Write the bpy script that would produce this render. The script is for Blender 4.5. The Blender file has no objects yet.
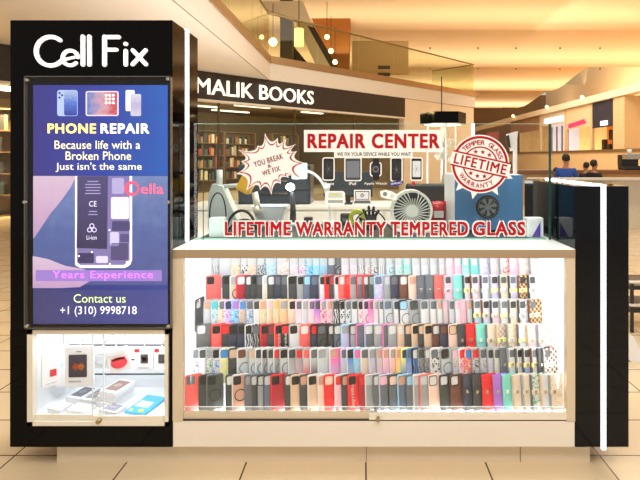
import bpy, bmesh, math, random
from mathutils import Matrix, Vector
from mathutils.geometry import tessellate_polygon
random.seed(7)
C = bpy.context.scene.collection
PI = math.pi
F, CX, CY, EYE = 480.0, 362.0, 157.0, 1.43        # focal length in pixels, vanishing point, eye height

# ------------------------------------------------------------------ helpers
def X_(px, Y): return (px - CX) / F * Y
def Z_(py, Y): return EYE - (py - CY) / F * Y
def at(px, py, Y): return Vector((X_(px, Y), Y, Z_(py, Y)))

def lin(c):
    return c / 12.92 if c <= 0.04045 else ((c + 0.055) / 1.055) ** 2.4
def rgb(r, g, b, a=1.0): return (lin(r / 255), lin(g / 255), lin(b / 255), a)

MATS = {}
def mat(name, col, rough=0.5, metal=0.0, emit=0.0, alpha=1.0, spec=0.5, noise=0.0, nscale=20.0, coat=0.0):
    if name in MATS: return MATS[name]
    m = bpy.data.materials.new(name); m.use_nodes = True
    nt = m.node_tree; b = nt.nodes['Principled BSDF']
    c = rgb(*col)
    b.inputs['Base Color'].default_value = c
    b.inputs['Roughness'].default_value = rough
    b.inputs['Metallic'].default_value = metal
    b.inputs['Alpha'].default_value = alpha
    b.inputs['Specular IOR Level'].default_value = spec
    b.inputs['Coat Weight'].default_value = coat
    if emit > 0:
        b.inputs['Emission Color'].default_value = c
        b.inputs['Emission Strength'].default_value = emit
    if noise > 0:
        tc = nt.nodes.new('ShaderNodeTexCoord'); n = nt.nodes.new('ShaderNodeTexNoise')
        n.inputs['Scale'].default_value = nscale; n.inputs['Detail'].default_value = 4
        mx = nt.nodes.new('ShaderNodeMix'); mx.data_type = 'RGBA'
        mx.inputs[6].default_value = tuple(x * (1 - noise) for x in c[:3]) + (1,)
        mx.inputs[7].default_value = tuple(min(1, x * (1 + noise)) for x in c[:3]) + (1,)
        nt.links.new(tc.outputs['Object'], n.inputs['Vector'])
        nt.links.new(n.outputs['Fac'], mx.inputs[0])
        nt.links.new(mx.outputs[2], b.inputs['Base Color'])
        if emit > 0: nt.links.new(mx.outputs[2], b.inputs['Emission Color'])
    MATS[name] = m
    return m

def glass_mat(name, tint=(0.96, 0.985, 0.975), ior=1.45, rough=0.0, haze=0.0):
    if name in MATS: return MATS[name]
    m = bpy.data.materials.new(name); m.use_nodes = True
    nt = m.node_tree; nt.nodes.clear()
    o = nt.nodes.new('ShaderNodeOutputMaterial'); t = nt.nodes.new('ShaderNodeBsdfTransparent')
    g = nt.nodes.new('ShaderNodeBsdfGlossy'); f = nt.nodes.new('ShaderNodeFresnel'); x = nt.nodes.new('ShaderNodeMixShader')
    t.inputs['Color'].default_value = (*tint, 1); g.inputs['Roughness'].default_value = rough
    f.inputs['IOR'].default_value = ior
    gm = nt.nodes.new('ShaderNodeNewGeometry'); mu = nt.nodes.new('ShaderNodeMath'); mu.operation = 'MULTIPLY_ADD'; mu.inputs[1].default_value = -1; mu.inputs[2].default_value = 1
    ml = nt.nodes.new('ShaderNodeMath'); ml.operation = 'MULTIPLY'; nt.links.new(gm.outputs['Backfacing'], mu.inputs[0]); nt.links.new(mu.outputs[0], ml.inputs[0]); nt.links.new(f.outputs[0], ml.inputs[1])
    nt.links.new(ml.outputs[0], x.inputs[0]); nt.links.new(t.outputs[0], x.inputs[1]); nt.links.new(g.outputs[0], x.inputs[2])
    last = x
    if haze > 0:
        d = nt.nodes.new('ShaderNodeBsdfDiffuse'); y = nt.nodes.new('ShaderNodeMixShader'); y.inputs[0].default_value = haze
        d.inputs['Color'].default_value = (.9, .92, .92, 1)
        nt.links.new(x.outputs[0], y.inputs[1]); nt.links.new(d.outputs[0], y.inputs[2]); last = y
    nt.links.new(last.outputs[0], o.inputs['Surface'])
    MATS[name] = m
    return m

def wm(o):
    m = Matrix.LocRotScale(o.location, o.rotation_euler, o.scale)
    return wm(o.parent) @ m if o.parent else m

def tag(o, label=None, cat=None, group=None, kind=None):
    if label: o['label'] = label
    if cat: o['category'] = cat
    if group: o['group'] = group
    if kind: o['kind'] = kind
    return o

def thing(name, label, cat, loc=(0, 0, 0), rotz=0.0, group=None):
    o = bpy.data.objects.new(name, None); C.objects.link(o)
    o.location = loc; o.rotation_euler = (0, 0, rotz); o.empty_display_size = 0.1
    return tag(o, label, cat, group)

def obj(name, bm, m, parent=None, world=True, smooth=False, label=None):
    """one mesh object; bm is in world coordinates (world=True) or in the parent's own"""
    if parent is not None and world: bm.transform(wm(parent).inverted())
    me = bpy.data.meshes.new(name); bmesh.ops.recalc_face_normals(bm, faces=bm.faces[:]); bm.normal_update(); bm.to_mesh(me); bm.free()
    for k in (m if isinstance(m, (list, tuple)) else [m]): me.materials.append(k)
    if smooth:
        for p in me.polygons: p.use_smooth = True
    o = bpy.data.objects.new(name, me); C.objects.link(o)
    if parent is not None: o.parent = parent
    if label: o['label'] = label
    return o

def struct(name, bm, m, parent=None):
    o = obj(name, bm, m, parent)
    if parent is None: o['kind'] = 'structure'
    return o

def NB(): return bmesh.new()
def add(bm, verts, faces, mi=0):
    vs = [bm.verts.new(v) for v in verts]
    for f in faces:
        try:
            fc = bm.faces.new([vs[i] for i in f]); fc.material_index = mi
        except ValueError: pass
    return vs
def box(bm, a, b, bev=0.0, mi=0, M=None):
    x0, x1 = sorted((a[0], b[0])); y0, y1 = sorted((a[1], b[1])); z0, z1 = sorted((a[2], b[2]))
    v = [(x0, y0, z0), (x1, y0, z0), (x1, y1, z0), (x0, y1, z0), (x0, y0, z1), (x1, y0, z1), (x1, y1, z1), (x0, y1, z1)]
    t = bmesh.new()
    vs = add(t, v, [(3, 2, 1, 0), (4, 5, 6, 7), (0, 1, 5, 4), (1, 2, 6, 5), (2, 3, 7, 6), (3, 0, 4, 7)], mi)
    if bev > 0: bmesh.ops.bevel(t, geom=t.edges[:], offset=bev, segments=2, affect='EDGES', profile=0.5)
    if M is not None: t.transform(M)
    merge(bm, t)
def merge(bm, t):
    t.verts.index_update()
    vs = [bm.verts.new(v.co) for v in t.verts]
    for f in t.faces:
        try:
            n = bm.faces.new([vs[v.index] for v in f.verts]); n.material_index = f.material_index; n.smooth = f.smooth
        except ValueError: pass
    t.free()
def prism(bm, pts, depth, mp, mi=0):
    """2D outline pts extruded by depth; mp(u,v,w) -> world"""
    n = len(pts)
    a = [bm.verts.new(mp(u, v, 0)) for u, v in pts]; b = [bm.verts.new(mp(u, v, depth)) for u, v in pts]
    fs = []
    tri = [tuple(range(n))] if n <= 4 else tessellate_polygon([[Vector((u, v, 0)) for u, v in pts]])
    for t in tri:
        try: fs += [bm.faces.new([a[i] for i in t]), bm.faces.new([b[i] for i in reversed(t)])]
        except ValueError: pass
    for i in range(n): fs.append(bm.faces.new((a[i], b[i], b[(i + 1) % n], a[(i + 1) % n])))
    for f in fs: f.material_index = mi
    bmesh.ops.recalc_face_normals(bm, faces=fs)
def tube(bm, pts, r, seg=8, mi=0, cap=True):
    pts = [Vector(p) for p in pts]; rings = []
    rr = r if isinstance(r, (list, tuple)) else [r] * len(pts)
    up = None
    for i, p in enumerate(pts):
        d = (pts[min(i + 1, len(pts) - 1)] - pts[max(i - 1, 0)]).normalized()
        if up is None or abs(up.dot(d)) > .98:
            up = Vector((0, 0, 1)) if abs(d.z) < .9 else Vector((1, 0, 0))
        s = d.cross(up).normalized(); up = s.cross(d).normalized()
        rings.append([bm.verts.new(p + (s * math.cos(2 * PI * k / seg) + up * math.sin(2 * PI * k / seg)) * rr[i]) for k in range(seg)])
    for i in range(len(rings) - 1):
        for k in range(seg):
            f = bm.faces.new((rings[i][k], rings[i][(k + 1) % seg], rings[i + 1][(k + 1) % seg], rings[i + 1][k]))
            f.material_index = mi; f.smooth = True
    if cap:
        for f in (bm.faces.new(rings[0][::-1]), bm.faces.new(rings[-1])): f.material_index = mi
def cyl(bm, p, q, r, seg=20, mi=0): tube(bm, [p, q], r, seg, mi)
def sphere(bm, c, r, seg=14, M=None, mi=0, sc=(1, 1, 1)):
    t = bmesh.new(); bmesh.ops.create_uvsphere(t, u_segments=seg, v_segments=max(6, seg // 2 + 1), radius=r)
    for v in t.verts: v.co = Vector((v.co.x * sc[0], v.co.y * sc[1], v.co.z * sc[2]))
    for f in t.faces: f.smooth = True; f.material_index = mi
    if M is not None: t.transform(M)
    t.transform(Matrix.Translation(c)); merge(bm, t)
def bez(p0, p1, p2, p3, n=12):
    p0, p1, p2, p3 = map(Vector, (p0, p1, p2, p3))
    return [p0 * (1 - t) ** 3 + p1 * 3 * t * (1 - t) ** 2 + p2 * 3 * t * t * (1 - t) + p3 * t ** 3 for t in [i / n for i in range(n + 1)]]
def rrect(x0, x1, y0, y1, r, n=5):
    o = []
    for cx, cy, a in ((x1 - r, y1 - r, 0), (x0 + r, y1 - r, 90), (x0 + r, y0 + r, 180), (x1 - r, y0 + r, 270)):
        for k in range(n + 1):
            t = math.radians(a + 90 * k / n); o.append((cx + r * math.cos(t), cy + r * math.sin(t)))
    return o
def circ(cx, cy, r, n=40, r2=None): return [(cx + r * math.cos(2 * PI * k / n), cy + (r2 or r) * math.sin(2 * PI * k / n)) for k in range(n)]
def ring_prism(bm, outer, inner, depth, mp, mi=0):
    """outline with a hole; outer and inner have the same vertex count"""
    n = len(outer); L = []
    for pts in (outer, inner):
        L.append([bm.verts.new(mp(u, v, 0)) for u, v in pts]); L.append([bm.verts.new(mp(u, v, depth)) for u, v in pts])
    oa, ob, ia, ib = L
    for i in range(n):
        j = (i + 1) % n
        for q in ((oa[i], oa[j], ia[j], ia[i]), (ob[j], ob[i], ib[i], ib[j]), (oa[j], oa[i], ob[i], ob[j]), (ia[i], ia[j], ib[j], ib[i])):
            f = bm.faces.new(q); f.material_index = mi
def XZ(Y, sgn=1):           # (u,v) are world x,z on a plane facing the viewer, depth grows away
    return lambda u, v, w: Vector((u, Y + w * sgn, v))
def PX(Y):                  # (u,v) are pixels on the plane at depth Y
    return lambda u, v, w: Vector((X_(u, Y), Y + w, Z_(v, Y)))

_txt = {}
def text_geo(s, bold=0.0, res=3):
    k = (s, bold > 0.015, res)
    if k in _txt: return _txt[k]
    cu = bpy.data.curves.new('t', 'FONT'); cu.body = s; cu.size = 1; cu.space_character = 1.13 if bold > .015 else 1.0; cu.resolution_u = res
    o = bpy.data.objects.new('t', cu); C.objects.link(o)
    dg = bpy.context.evaluated_depsgraph_get()
    me = bpy.data.meshes.new_from_object(o.evaluated_get(dg))
    vs = [(v.co.x, v.co.y) for v in me.vertices]; fs = [tuple(p.vertices) for p in me.polygons]
    bpy.data.objects.remove(o); bpy.data.curves.remove(cu); bpy.data.meshes.remove(me)
    xs = [v[0] for v in vs]; ys = [v[1] for v in vs]
    _txt[k] = (vs, fs, min(xs), max(xs), min(ys), max(ys))
    return _txt[k]
def text(bm, s, u0, u1, v0, v1, mp, bold=0.0, depth=0.0, mi=0, ang=0.0, res=3):
    """text s fitted to the box u0..u1 (left to right), v0..v1 (bottom to top) of a plane; depth thickens toward -w"""
    vs, fs, x0, x1, y0, y1 = text_geo(s, bold, res)
    cu, cv = (u0 + u1) / 2, (v0 + v1) / 2; ca, sa = math.cos(ang), math.sin(ang)
    g = bold * 1.0
    shifts = [(0, 0)] if not bold else [(-g, -g * .7), (g, -g * .7), (g, g * .7), (-g, g * .7), (0, 0), (g, 0), (-g, 0)]
    X0, X1, Y0_, Y1_ = x0 - g, x1 + g, y0 - g * .7, y1 + g * .7
    def T(x, y):
        u = u0 + (x - X0) / (X1 - X0) * (u1 - u0) - cu; v = v0 + (y - Y0_) / (Y1_ - Y0_) * (v1 - v0) - cv
        return cu + u * ca - v * sa, cv + u * sa + v * ca
    t = bmesh.new()
    for si, (ox, oy) in enumerate(shifts):
        V = [t.verts.new(mp(*T(x + ox, y + oy), -6e-5 * si)) for x, y in vs]
        for f in fs:
            try: t.faces.new([V[i] for i in f]).material_index = mi
            except ValueError: pass
    if depth:
        d = (mp(0, 0, depth) - mp(0, 0, 0))
        r = bmesh.ops.extrude_face_region(t, geom=t.faces[:])
        for e in r['geom']:
            if isinstance(e, bmesh.types.BMVert): e.co -= d
        for f in t.faces: f.material_index = mi
    merge(bm, t)
def ptext(bm, s, x0, x1, y0, y1, Y, **k):   # pixel box, y0 top, y1 bottom
    text(bm, s, X_(x0, Y), X_(x1, Y), Z_(y1, Y), Z_(y0, Y), XZ(Y), **k)
def copy_tree(o, parent=None):
    c = o.copy(); C.objects.link(c); c.parent = parent
    for ch in list(o.children): copy_tree(ch, c)
    return c

# ------------------------------------------------------------------ materials
M_black = mat('gloss_black', (7, 6, 6), rough=0.05, spec=0.10)
M_blacksat = mat('satin_black', (12, 11, 11), rough=0.3, spec=.12)
M_beige = mat('beige_laminate', (222, 213, 200), rough=0.4, noise=0.02, nscale=60)
M_frame = mat('champagne_aluminium', (166, 144, 116), rough=0.4, metal=0.3)
M_frame_l = mat('pale_aluminium', (224, 217, 203), rough=0.35, metal=0.15)
M_white = mat('white_laminate', (244, 244, 244), rough=0.35)
M_top = mat('white_counter', (238, 243, 238), rough=0.12, emit=.14)  # own glow stands in for case light rising through the glass top
M_glass = glass_mat('clear_glass')
M_glass2 = glass_mat('case_glass', tint=(.99, .995, .99))
M_acr = glass_mat('acrylic', tint=(.97, .97, .98), haze=0)
M_edge = mat('glass_edge_green', (150, 190, 178), rough=0.15)
M_edged = mat('glass_edge_dark_green', (28, 74, 66), rough=0.15)
M_led = mat('led_white', (255, 255, 255), emit=5.0)
M_steel = mat('steel', (190, 186, 178), rough=0.25, metal=1.0)
M_brass = mat('lock_brass', (170, 150, 110), rough=0.3, metal=1.0)
M_red = mat('sign_red', (168, 12, 24), rough=0.5, spec=.2)
M_signw = mat('sign_white', (232, 230, 227), rough=0.6, spec=.2)
M_dark = mat('dark_plastic', (30, 30, 32), rough=0.4)
M_grey = mat('grey_plastic', (120, 122, 126), rough=0.4)
M_kick = mat('kick_beige', (226, 210, 184), rough=0.5)

# ------------------------------------------------------------------ camera, world, colour
cam = bpy.data.cameras.new('camera'); co = bpy.data.objects.new('camera', cam); C.objects.link(co)
cam.lens = 27.0; cam.sensor_width = 36.0
cam.shift_x = -(CX - 320) / 640; cam.shift_y = (CY - 240) / 640
cam.clip_end = 300; cam.clip_start = 0.05
co.location = (0, 0, EYE); co.rotation_euler = (PI / 2, 0, 0)
sc = bpy.context.scene; sc.camera = co
sc.view_settings.view_transform = 'Standard'; sc.view_settings.look = 'None'
w = bpy.data.worlds.new('world'); sc.world = w; w.use_nodes = True
w.node_tree.nodes['Background'].inputs[0].default_value = rgb(255, 244, 230)
w.node_tree.nodes['Background'].inputs[1].default_value = 0.62

def area(name, loc, rot, sx, sy, power, col=(255, 255, 255)):
    l = bpy.data.lights.new(name, 'AREA'); l.shape = 'RECTANGLE'; l.size = sx; l.size_y = sy; l.energy = power; l.color = rgb(*col)[:3]
    o = bpy.data.objects.new(name, l); C.objects.link(o); o.location = loc; o.rotation_euler = rot
    return o

# ------------------------------------------------------------------ the mall shell
m = bpy.data.materials.new('floor_tiles'); m.use_nodes = True; MATS['floor_tiles'] = m
nt = m.node_tree; b = nt.nodes['Principled BSDF']; tc = nt.nodes.new('ShaderNodeTexCoord'); mp_ = nt.nodes.new('ShaderNodeMapping')
br = nt.nodes.new('ShaderNodeTexBrick'); br.offset = 0.0; br.squash = 1.0
br.inputs['Scale'].default_value = 1.0; br.inputs['Brick Width'].default_value = 0.56; br.inputs['Row Height'].default_value = 0.31
br.inputs['Mortar Size'].default_value = 0.004; br.inputs['Mortar Smooth'].default_value = 0.1
br.inputs['Color1'].default_value = rgb(225, 203, 168); br.inputs['Color2'].default_value = rgb(217, 194, 158); br.inputs['Mortar'].default_value = rgb(84, 62, 44)
mp_.inputs['Location'].default_value = (0.56 * 30 - .018, 0.31 * 60 - 2.30, 0)
nt.links.new(tc.outputs['Object'], mp_.inputs['Vector']); nt.links.new(mp_.outputs[0], br.inputs['Vector'])
no = nt.nodes.new('ShaderNodeTexNoise'); no.inputs['Scale'].default_value = 2.2; no.inputs['Detail'].default_value = 5
mx = nt.nodes.new('ShaderNodeMix'); mx.data_type = 'RGBA'; mx.blend_type = 'MULTIPLY'; mx.inputs[0].default_value = .35
cr = nt.nodes.new('ShaderNodeValToRGB'); cr.color_ramp.elements[0].color = (.75, .72, .68, 1); cr.color_ramp.elements[1].color = (1, 1, 1, 1)
nt.links.new(tc.outputs['Object'], no.inputs['Vector']); nt.links.new(no.outputs['Fac'], cr.inputs[0])
nt.links.new(br.outputs['Color'], mx.inputs[6]); nt.links.new(cr.outputs[0], mx.inputs[7]); nt.links.new(mx.outputs[2], b.inputs['Base Color'])
b.inputs['Roughness'].default_value = 0.22
bm = NB(); box(bm, (-30, -4, -.1), (30, 82, 0)); struct('floor', bm, m)

M_plaster = mat('warm_plaster', (232, 214, 186), rough=.85, noise=.03, nscale=1.5)
M_soffit = mat('soffit_white', (222, 213, 200), rough=.9, noise=.02, nscale=1)
M_vault = mat('vault_plaster', (232, 206, 166), rough=.9, noise=.02, nscale=.6)
M_bronze = mat('bronze_trim', (166, 136, 98), rough=.35, metal=.6, noise=.08, nscale=1.3)
M_wallr = mat('ochre_wall', (226, 196, 150), rough=.7, noise=.05, nscale=.7)

# vaulted ceiling: shallow panels stepping away, rounded at their right end
H0 = EYE + 7.6
edges = [12.0, 28.7, 40.5, 55.0, 74.0, 90]
bm = NB()
for i in range(len(edges) - 1):
    y0, y1 = edges[i], edges[i + 1]
    xr = [60, 60, 22.8, 25.5, 24][i]
    N = 14; rad = (y1 - y0) * .95
    for j in range(N):
        a0, a1 = j / N, (j + 1) / N
        def zz(a): return H0 + 1.5 * (math.sin(PI * (a * .85 + .15)) ** 1.0) * (1 if i < 4 else .5) * (0 if a > .999 else 1) * (1 - a ** 6)
        def xe(a): return xr - rad * .09 * (1 - math.sqrt(max(0, 1 - a * a * .98)))
        Y0, Y1 = y0 + (y1 - y0) * a0, y0 + (y1 - y0) * a1
        add(bm, [(-30, Y0, zz(a0)), (xe(a0), Y0, zz(a0)), (xe(a1), Y1, zz(a1)), (-30, Y1, zz(a1))], [(0, 1, 2, 3)])
    add(bm, [(-30, y1, H0), (xe(1), y1, H0), (xe(1), y1, H0 + 2.2), (-30, y1, H0 + 2.2)], [(0, 1, 2, 3)])
    # curled right edge
    for j in range(N):
        a0, a1 = j / N, (j + 1) / N
        Y0, Y1 = y0 + (y1 - y0) * a0, y0 + (y1 - y0) * a1
        add(bm, [(xe(a0), Y0, zz(a0)), (xe(a0) + .5, Y0, zz(a0) + 2), (xe(a1) + .5, Y1, zz(a1) + 2), (xe(a1), Y1, zz(a1))], [(0, 1, 2, 3)])
struct('ceiling', bm, M_vault)
bm = NB(); box(bm, (-30, 82, 0), (45, 82.3, 12)); struct('wall_back', bm, mat('far_wall', (120, 92, 60), rough=.9))
# small downlights in the vaults
kk = 0
for i, (n, a) in enumerate(((5, .72), (5, .55))):
    y0, y1 = edges[i + 1], edges[i + 2]
    for k in range(n):
        px = (430, 478, 516, 560, 600)[k]
        Y = y0 + (y1 - y0) * a
        z = H0 + 1.5 * math.sin(PI * (a * .85 + .15)) * (1 - a ** 6)
        bm = NB(); cyl(bm, (X_(px, Y), Y, z - .12), (X_(px, Y), Y, z + .05), .05, 12)
        o = obj('ceiling_spotlight', bm, M_blacksat)
        tag(o, 'small dark spotlight in the cream ceiling, %s from left in the %s row' % (('first', 'second', 'third', 'fourth', 'fifth')[k], ('upper', 'lower')[i]), 'ceiling light', 'recessed spotlights in the vaults')

# upper-floor slab on the left, its 45 degree bookstore front
O2 = Vector((-3.07, 16.0, 0)); U = Vector((1, 1, 0)).normalized(); N_IN = Vector((-1, 1, 0)).normalized()
def FA(a, b, z): return O2 + U * a + N_IN * b + Vector((0, 0, z))
ROT45 = PI / 4
out = [(-3.07, -3.5), (-3.07, 16), (5.87, 24.94), (5.0, 29), (-12, 46), (-29, 46), (-29, -3.5)]
bm = NB(); prism(bm, out, .56, lambda u, v, w_: Vector((u, v, 4.0 + w_))); struct('ceiling_soffit', bm, M_soffit)
bm = NB()
P = [Vector((-3.07, -3.5, 0)), Vector((-3.07, 16, 0)), Vector((5.87, 24.94, 0))]
box(bm, (-3.2, -3.5, 4.56), (-3.03, 16.0, 4.80))
prism(bm, [(0, 0), (12.64, 0), (12.64, .24), (0, .24)], .14, lambda u, v, w_: FA(u, -.04 + w_, 4.56 + v))
struct('trim_1', bm, M_bronze)
# seam line along the edge of the soffit
bm = NB(); box(bm, (-3.10, 2, 3.985), (-3.085, 16, 3.999)); struct('trim_2', bm, mat('seam', (150, 130, 108)))
M_railg = glass_mat('rail_glass', tint=(.90, .93, .84))
def railing_along(label, pts_fn, length, n, z0, z1):
    r = thing('glass_railing', label, 'railing', pts_fn(0, 0, z0))
    for k in range(n):
        a0, a1 = length * k / n + .03, length * (k + 1) / n - .03
        bm = NB(); prism(bm, [(a0, z0), (a1, z0), (a1, z1), (a0, z1)], .03, lambda u, v, w_: pts_fn(u, w_ + .03, v))
        p = obj('glass_pane', bm, M_railg, r)
    bm = NB(); prism(bm, [(0, z1), (length, z1), (length, z1 + .05), (0, z1 + .05)], .06, lambda u, v, w_: pts_fn(u, w_ + .015, v))
    obj('top_rail', bm, mat('rail_cap', (150, 132, 92), rough=.3, metal=.6), r)
    return r
railing_along('glass balcony railing above the bookstore sign, on the bronze edge', lambda a, b_, z: FA(a, b_, z), 12.6, 6, 4.80, 6.2)
railing_along('glass balcony railing running toward the viewer along the white soffit', lambda a, b_, z: Vector((-3.07 - b_, 16 - a, z)), 12, 5, 4.80, 6.2)
# end return of the railing
e = thing('glass_railing', 'short end pane closing the balcony railing at its right corner', 'railing', FA(12.6, .1, 4.8))
bm = NB(); prism(bm, [(0, 4.8), (2.6, 4.8), (2.6, 6.2), (0, 6.2)], .03, lambda u, v, w_: FA(12.6 - w_, .1 + u, v)); obj('glass_pane', bm, M_railg, e)
bm = NB(); prism(bm, [(0, 6.2), (2.6, 6.2), (2.6, 6.25), (0, 6.25)], .05, lambda u, v, w_: FA(12.6 - w_, .1 + u, v)); obj('top_rail', bm, MATS['rail_cap'], e)

# things upstairs behind the railing
esc = thing('escalator', 'pale sided escalator rising behind the balcony glass at the top', 'escalator', at(300, 62, 23))
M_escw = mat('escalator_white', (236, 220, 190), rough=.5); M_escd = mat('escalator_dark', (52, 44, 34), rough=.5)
bm = NB(); prism(bm, [(296, 22), (304, 20), (330, 66), (316, 66)], 1.2, PX(24)); obj('side_panel', bm, M_escw, esc)
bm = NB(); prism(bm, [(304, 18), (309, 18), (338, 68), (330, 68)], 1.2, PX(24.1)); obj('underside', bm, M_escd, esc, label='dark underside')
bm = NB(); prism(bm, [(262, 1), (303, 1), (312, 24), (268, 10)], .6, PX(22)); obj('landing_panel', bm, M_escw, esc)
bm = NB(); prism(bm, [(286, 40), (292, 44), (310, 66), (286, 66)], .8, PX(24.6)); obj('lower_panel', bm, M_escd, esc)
bm = NB(); box(bm, at(280, 66, 23), at(294, 2, 23.6), bev=.02)
tag(obj('pillar', bm, mat('olive_pillar', (82, 72, 50), rough=.5)), 'dark olive square pillar upstairs behind the balcony glass', 'pillar')
bm = NB(); prism(bm, [(304, 0), (351, 0), (349, 70), (333, 70)], 1.0, PX(27))
tag(obj('copper_column', bm, mat('copper_clad', (176, 110, 52), rough=.35, metal=.5, noise=.2, nscale=1.2)), 'tapering copper coloured column upstairs beside the escalator', 'column')
bm = NB(); box(bm, at(352, 74, 30), at(408, 42, 30.3)); 
tag(obj('upstairs_wall_panel', bm, mat('upstairs_panel', (206, 176, 128), rough=.8)), 'beige wall panel upstairs behind the balcony glass', 'wall panel')
for k, y in enumerate((66, 73)):
    bm = NB(); box(bm, at(378, y + 3, 29), at(390, y, 29.1))
    tag(obj('slot_sign', bm, M_escd), 'dark horizontal slot on the beige wall upstairs, %s of two' % ('upper', 'lower')[k], 'wall slot', 'dark slots upstairs')
M_bulb = mat('warm_bulb', (255, 226, 160), emit=8)
for k, (px, py, Y, r, lab) in enumerate(((273, 42, 20, .17, 'large glowing globe lamp left of the dark upstairs pillar'), (327, 37, 22, .11, 'highest of the three small bulbs on the copper column'), (331, 51, 22, .11, 'middle of the three small bulbs on the copper column'), (335, 62, 22, .11, 'lowest of the three small bulbs on the copper column'))):
    g = thing('pendant_lamp', lab, 'lamp', at(px, py, Y))
    bm = NB(); sphere(bm, at(px, py, Y), r); obj('bulb', bm, M_bulb, g)
    bm = NB(); cyl(bm, at(px, py, Y) + Vector((0, 0, r * .9)), at(px, py, Y) + Vector((0, 0, 1.6)), .015, 6); obj('rod', bm, M_escd, g)
g = thing('lantern', 'glowing cylindrical lantern beside the dark upstairs pillar', 'lamp', at(299, 44, 20.5))
bm = NB(); cyl(bm, at(299, 46, 20.5), at(299, 29, 20.5), .2, 16); obj('shade', bm, mat('lantern_glow', (255, 220, 130), emit=2.2), g)
bm = NB(); cyl(bm, at(299, 27, 20.5), (at(299, 27, 20.5).x, 20.5, 10.42), .02, 6); obj('rod', bm, M_escd, g)

# bookstore
M_sign = mat('sign_brown', (44, 34, 28), rough=.5)
fs = thing('store_sign', 'long dark brown bookstore fascia sign with white capital letters', 'sign', FA(0, 0, 3.16))
bm = NB(); prism(bm, [(-11, 3.16), (7.0, 3.16), (7.0, 3.99), (-11, 3.99)], .25, lambda u, v, w_: FA(u, w_, v)); obj('fascia_board', bm, M_sign, fs)
bm = NB(); text(bm, 'MALIK BOOKS', -2.62, 1.82, 3.31, 3.79, lambda u, v, w_: FA(u, -.03 + w_, v), bold=.004, depth=.05); obj('lettering', bm, mat('letter_white', (250, 244, 232), emit=.75), fs, label='white capital letters')
bm = NB(); prism(bm, [(-11, 3.10), (7.0, 3.10), (7.0, 3.16), (-11, 3.16)], .28, lambda u, v, w_: FA(u, w_ - .02, v)); obj('lower_trim', bm, M_soffit, fs)
# store shell
M_storew = mat('store_wall', (126, 104, 66), rough=.9); M_storef = mat('store_floor', (90, 72, 50), rough=.5)
bm = NB(); prism(bm, [(-11, 0), (9, 0), (9, 4), (-11, 4)], .2, lambda u, v, w_: FA(u, 7.5 + w_, v)); struct('wall_store_back', bm, M_storew)
bm = NB(); prism(bm, [(7.0, 0), (12.6, 0), (12.6, 3.99), (7.0, 3.99)], .3, lambda u, v, w_: FA(u, .05 + w_, v)); struct('wall_beside_store', bm, M_plaster)
bm = NB(); prism(bm, [(0.35, 0), (7.4, 0), (7.4, 3.99), (.35, 3.99)], .2, lambda u, v, w_: FA(6.9 + w_, u, v)); struct('wall_store_side', bm, M_storew)
bm = NB(); prism(bm, [(-11, .3), (6.9, .3), (6.9, 7.5), (-11, 7.5)], .1, lambda u, v, w_: FA(u, v, 3.5 + w_)); struct('ceiling_store', bm, mat('store_ceiling', (120, 96, 58), rough=.9))
for k in range(6):
    a0 = -10.5 + k * 2.9
    bm = NB(); prism(bm, [(a0 + .03, 0.02), (a0 + 2.87, 0.02), (a0 + 2.87, 3.09), (a0 + .03, 3.09)], .02, lambda u, v, w_: FA(u, .1 + w_, v))
    wo = struct('window_%d' % (k + 1), bm, M_glass)
    bm = NB(); prism(bm, [(a0 - .03, 0.0), (a0 + .03, 0.0), (a0 + .03, 3.09), (a0 - .03, 3.09)], .06, lambda u, v, w_: FA(u, .08 + w_, v))
    obj('window_frame', bm, mat('window_bronze', (98, 78, 50), rough=.4, metal=.5), wo)
M_strip = mat('strip_glow', (255, 244, 214), emit=1.6)
for k, (a, b_, L) in enumerate(sorted(((-2.3, 2.0, 1.2), (-1.0, 4.5, 1.6), (0.6, 3.2, 1.6), (0.9, 5.6, 1.8), (2.8, 2.4, 1.2), (4.2, 3.6, 1.2)), key=lambda q: (FA(q[0] + q[2] / 2, q[1], 0).x / FA(q[0] + q[2] / 2, q[1], 0).y))):
    bm = NB(); prism(bm, [(a, b_), (a + L, b_), (a + L, b_ + .16), (a, b_ + .16)], .05, lambda u, v, w_: FA(u, v, 3.43 + w_))
    tag(obj('strip_light', bm, M_strip), 'glowing strip light on the bookstore ceiling, %s one from the left' % ('leftmost', 'second', 'third', 'fourth', 'fifth', 'rightmost')[k], 'ceiling light', 'bookstore strip lights')
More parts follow.
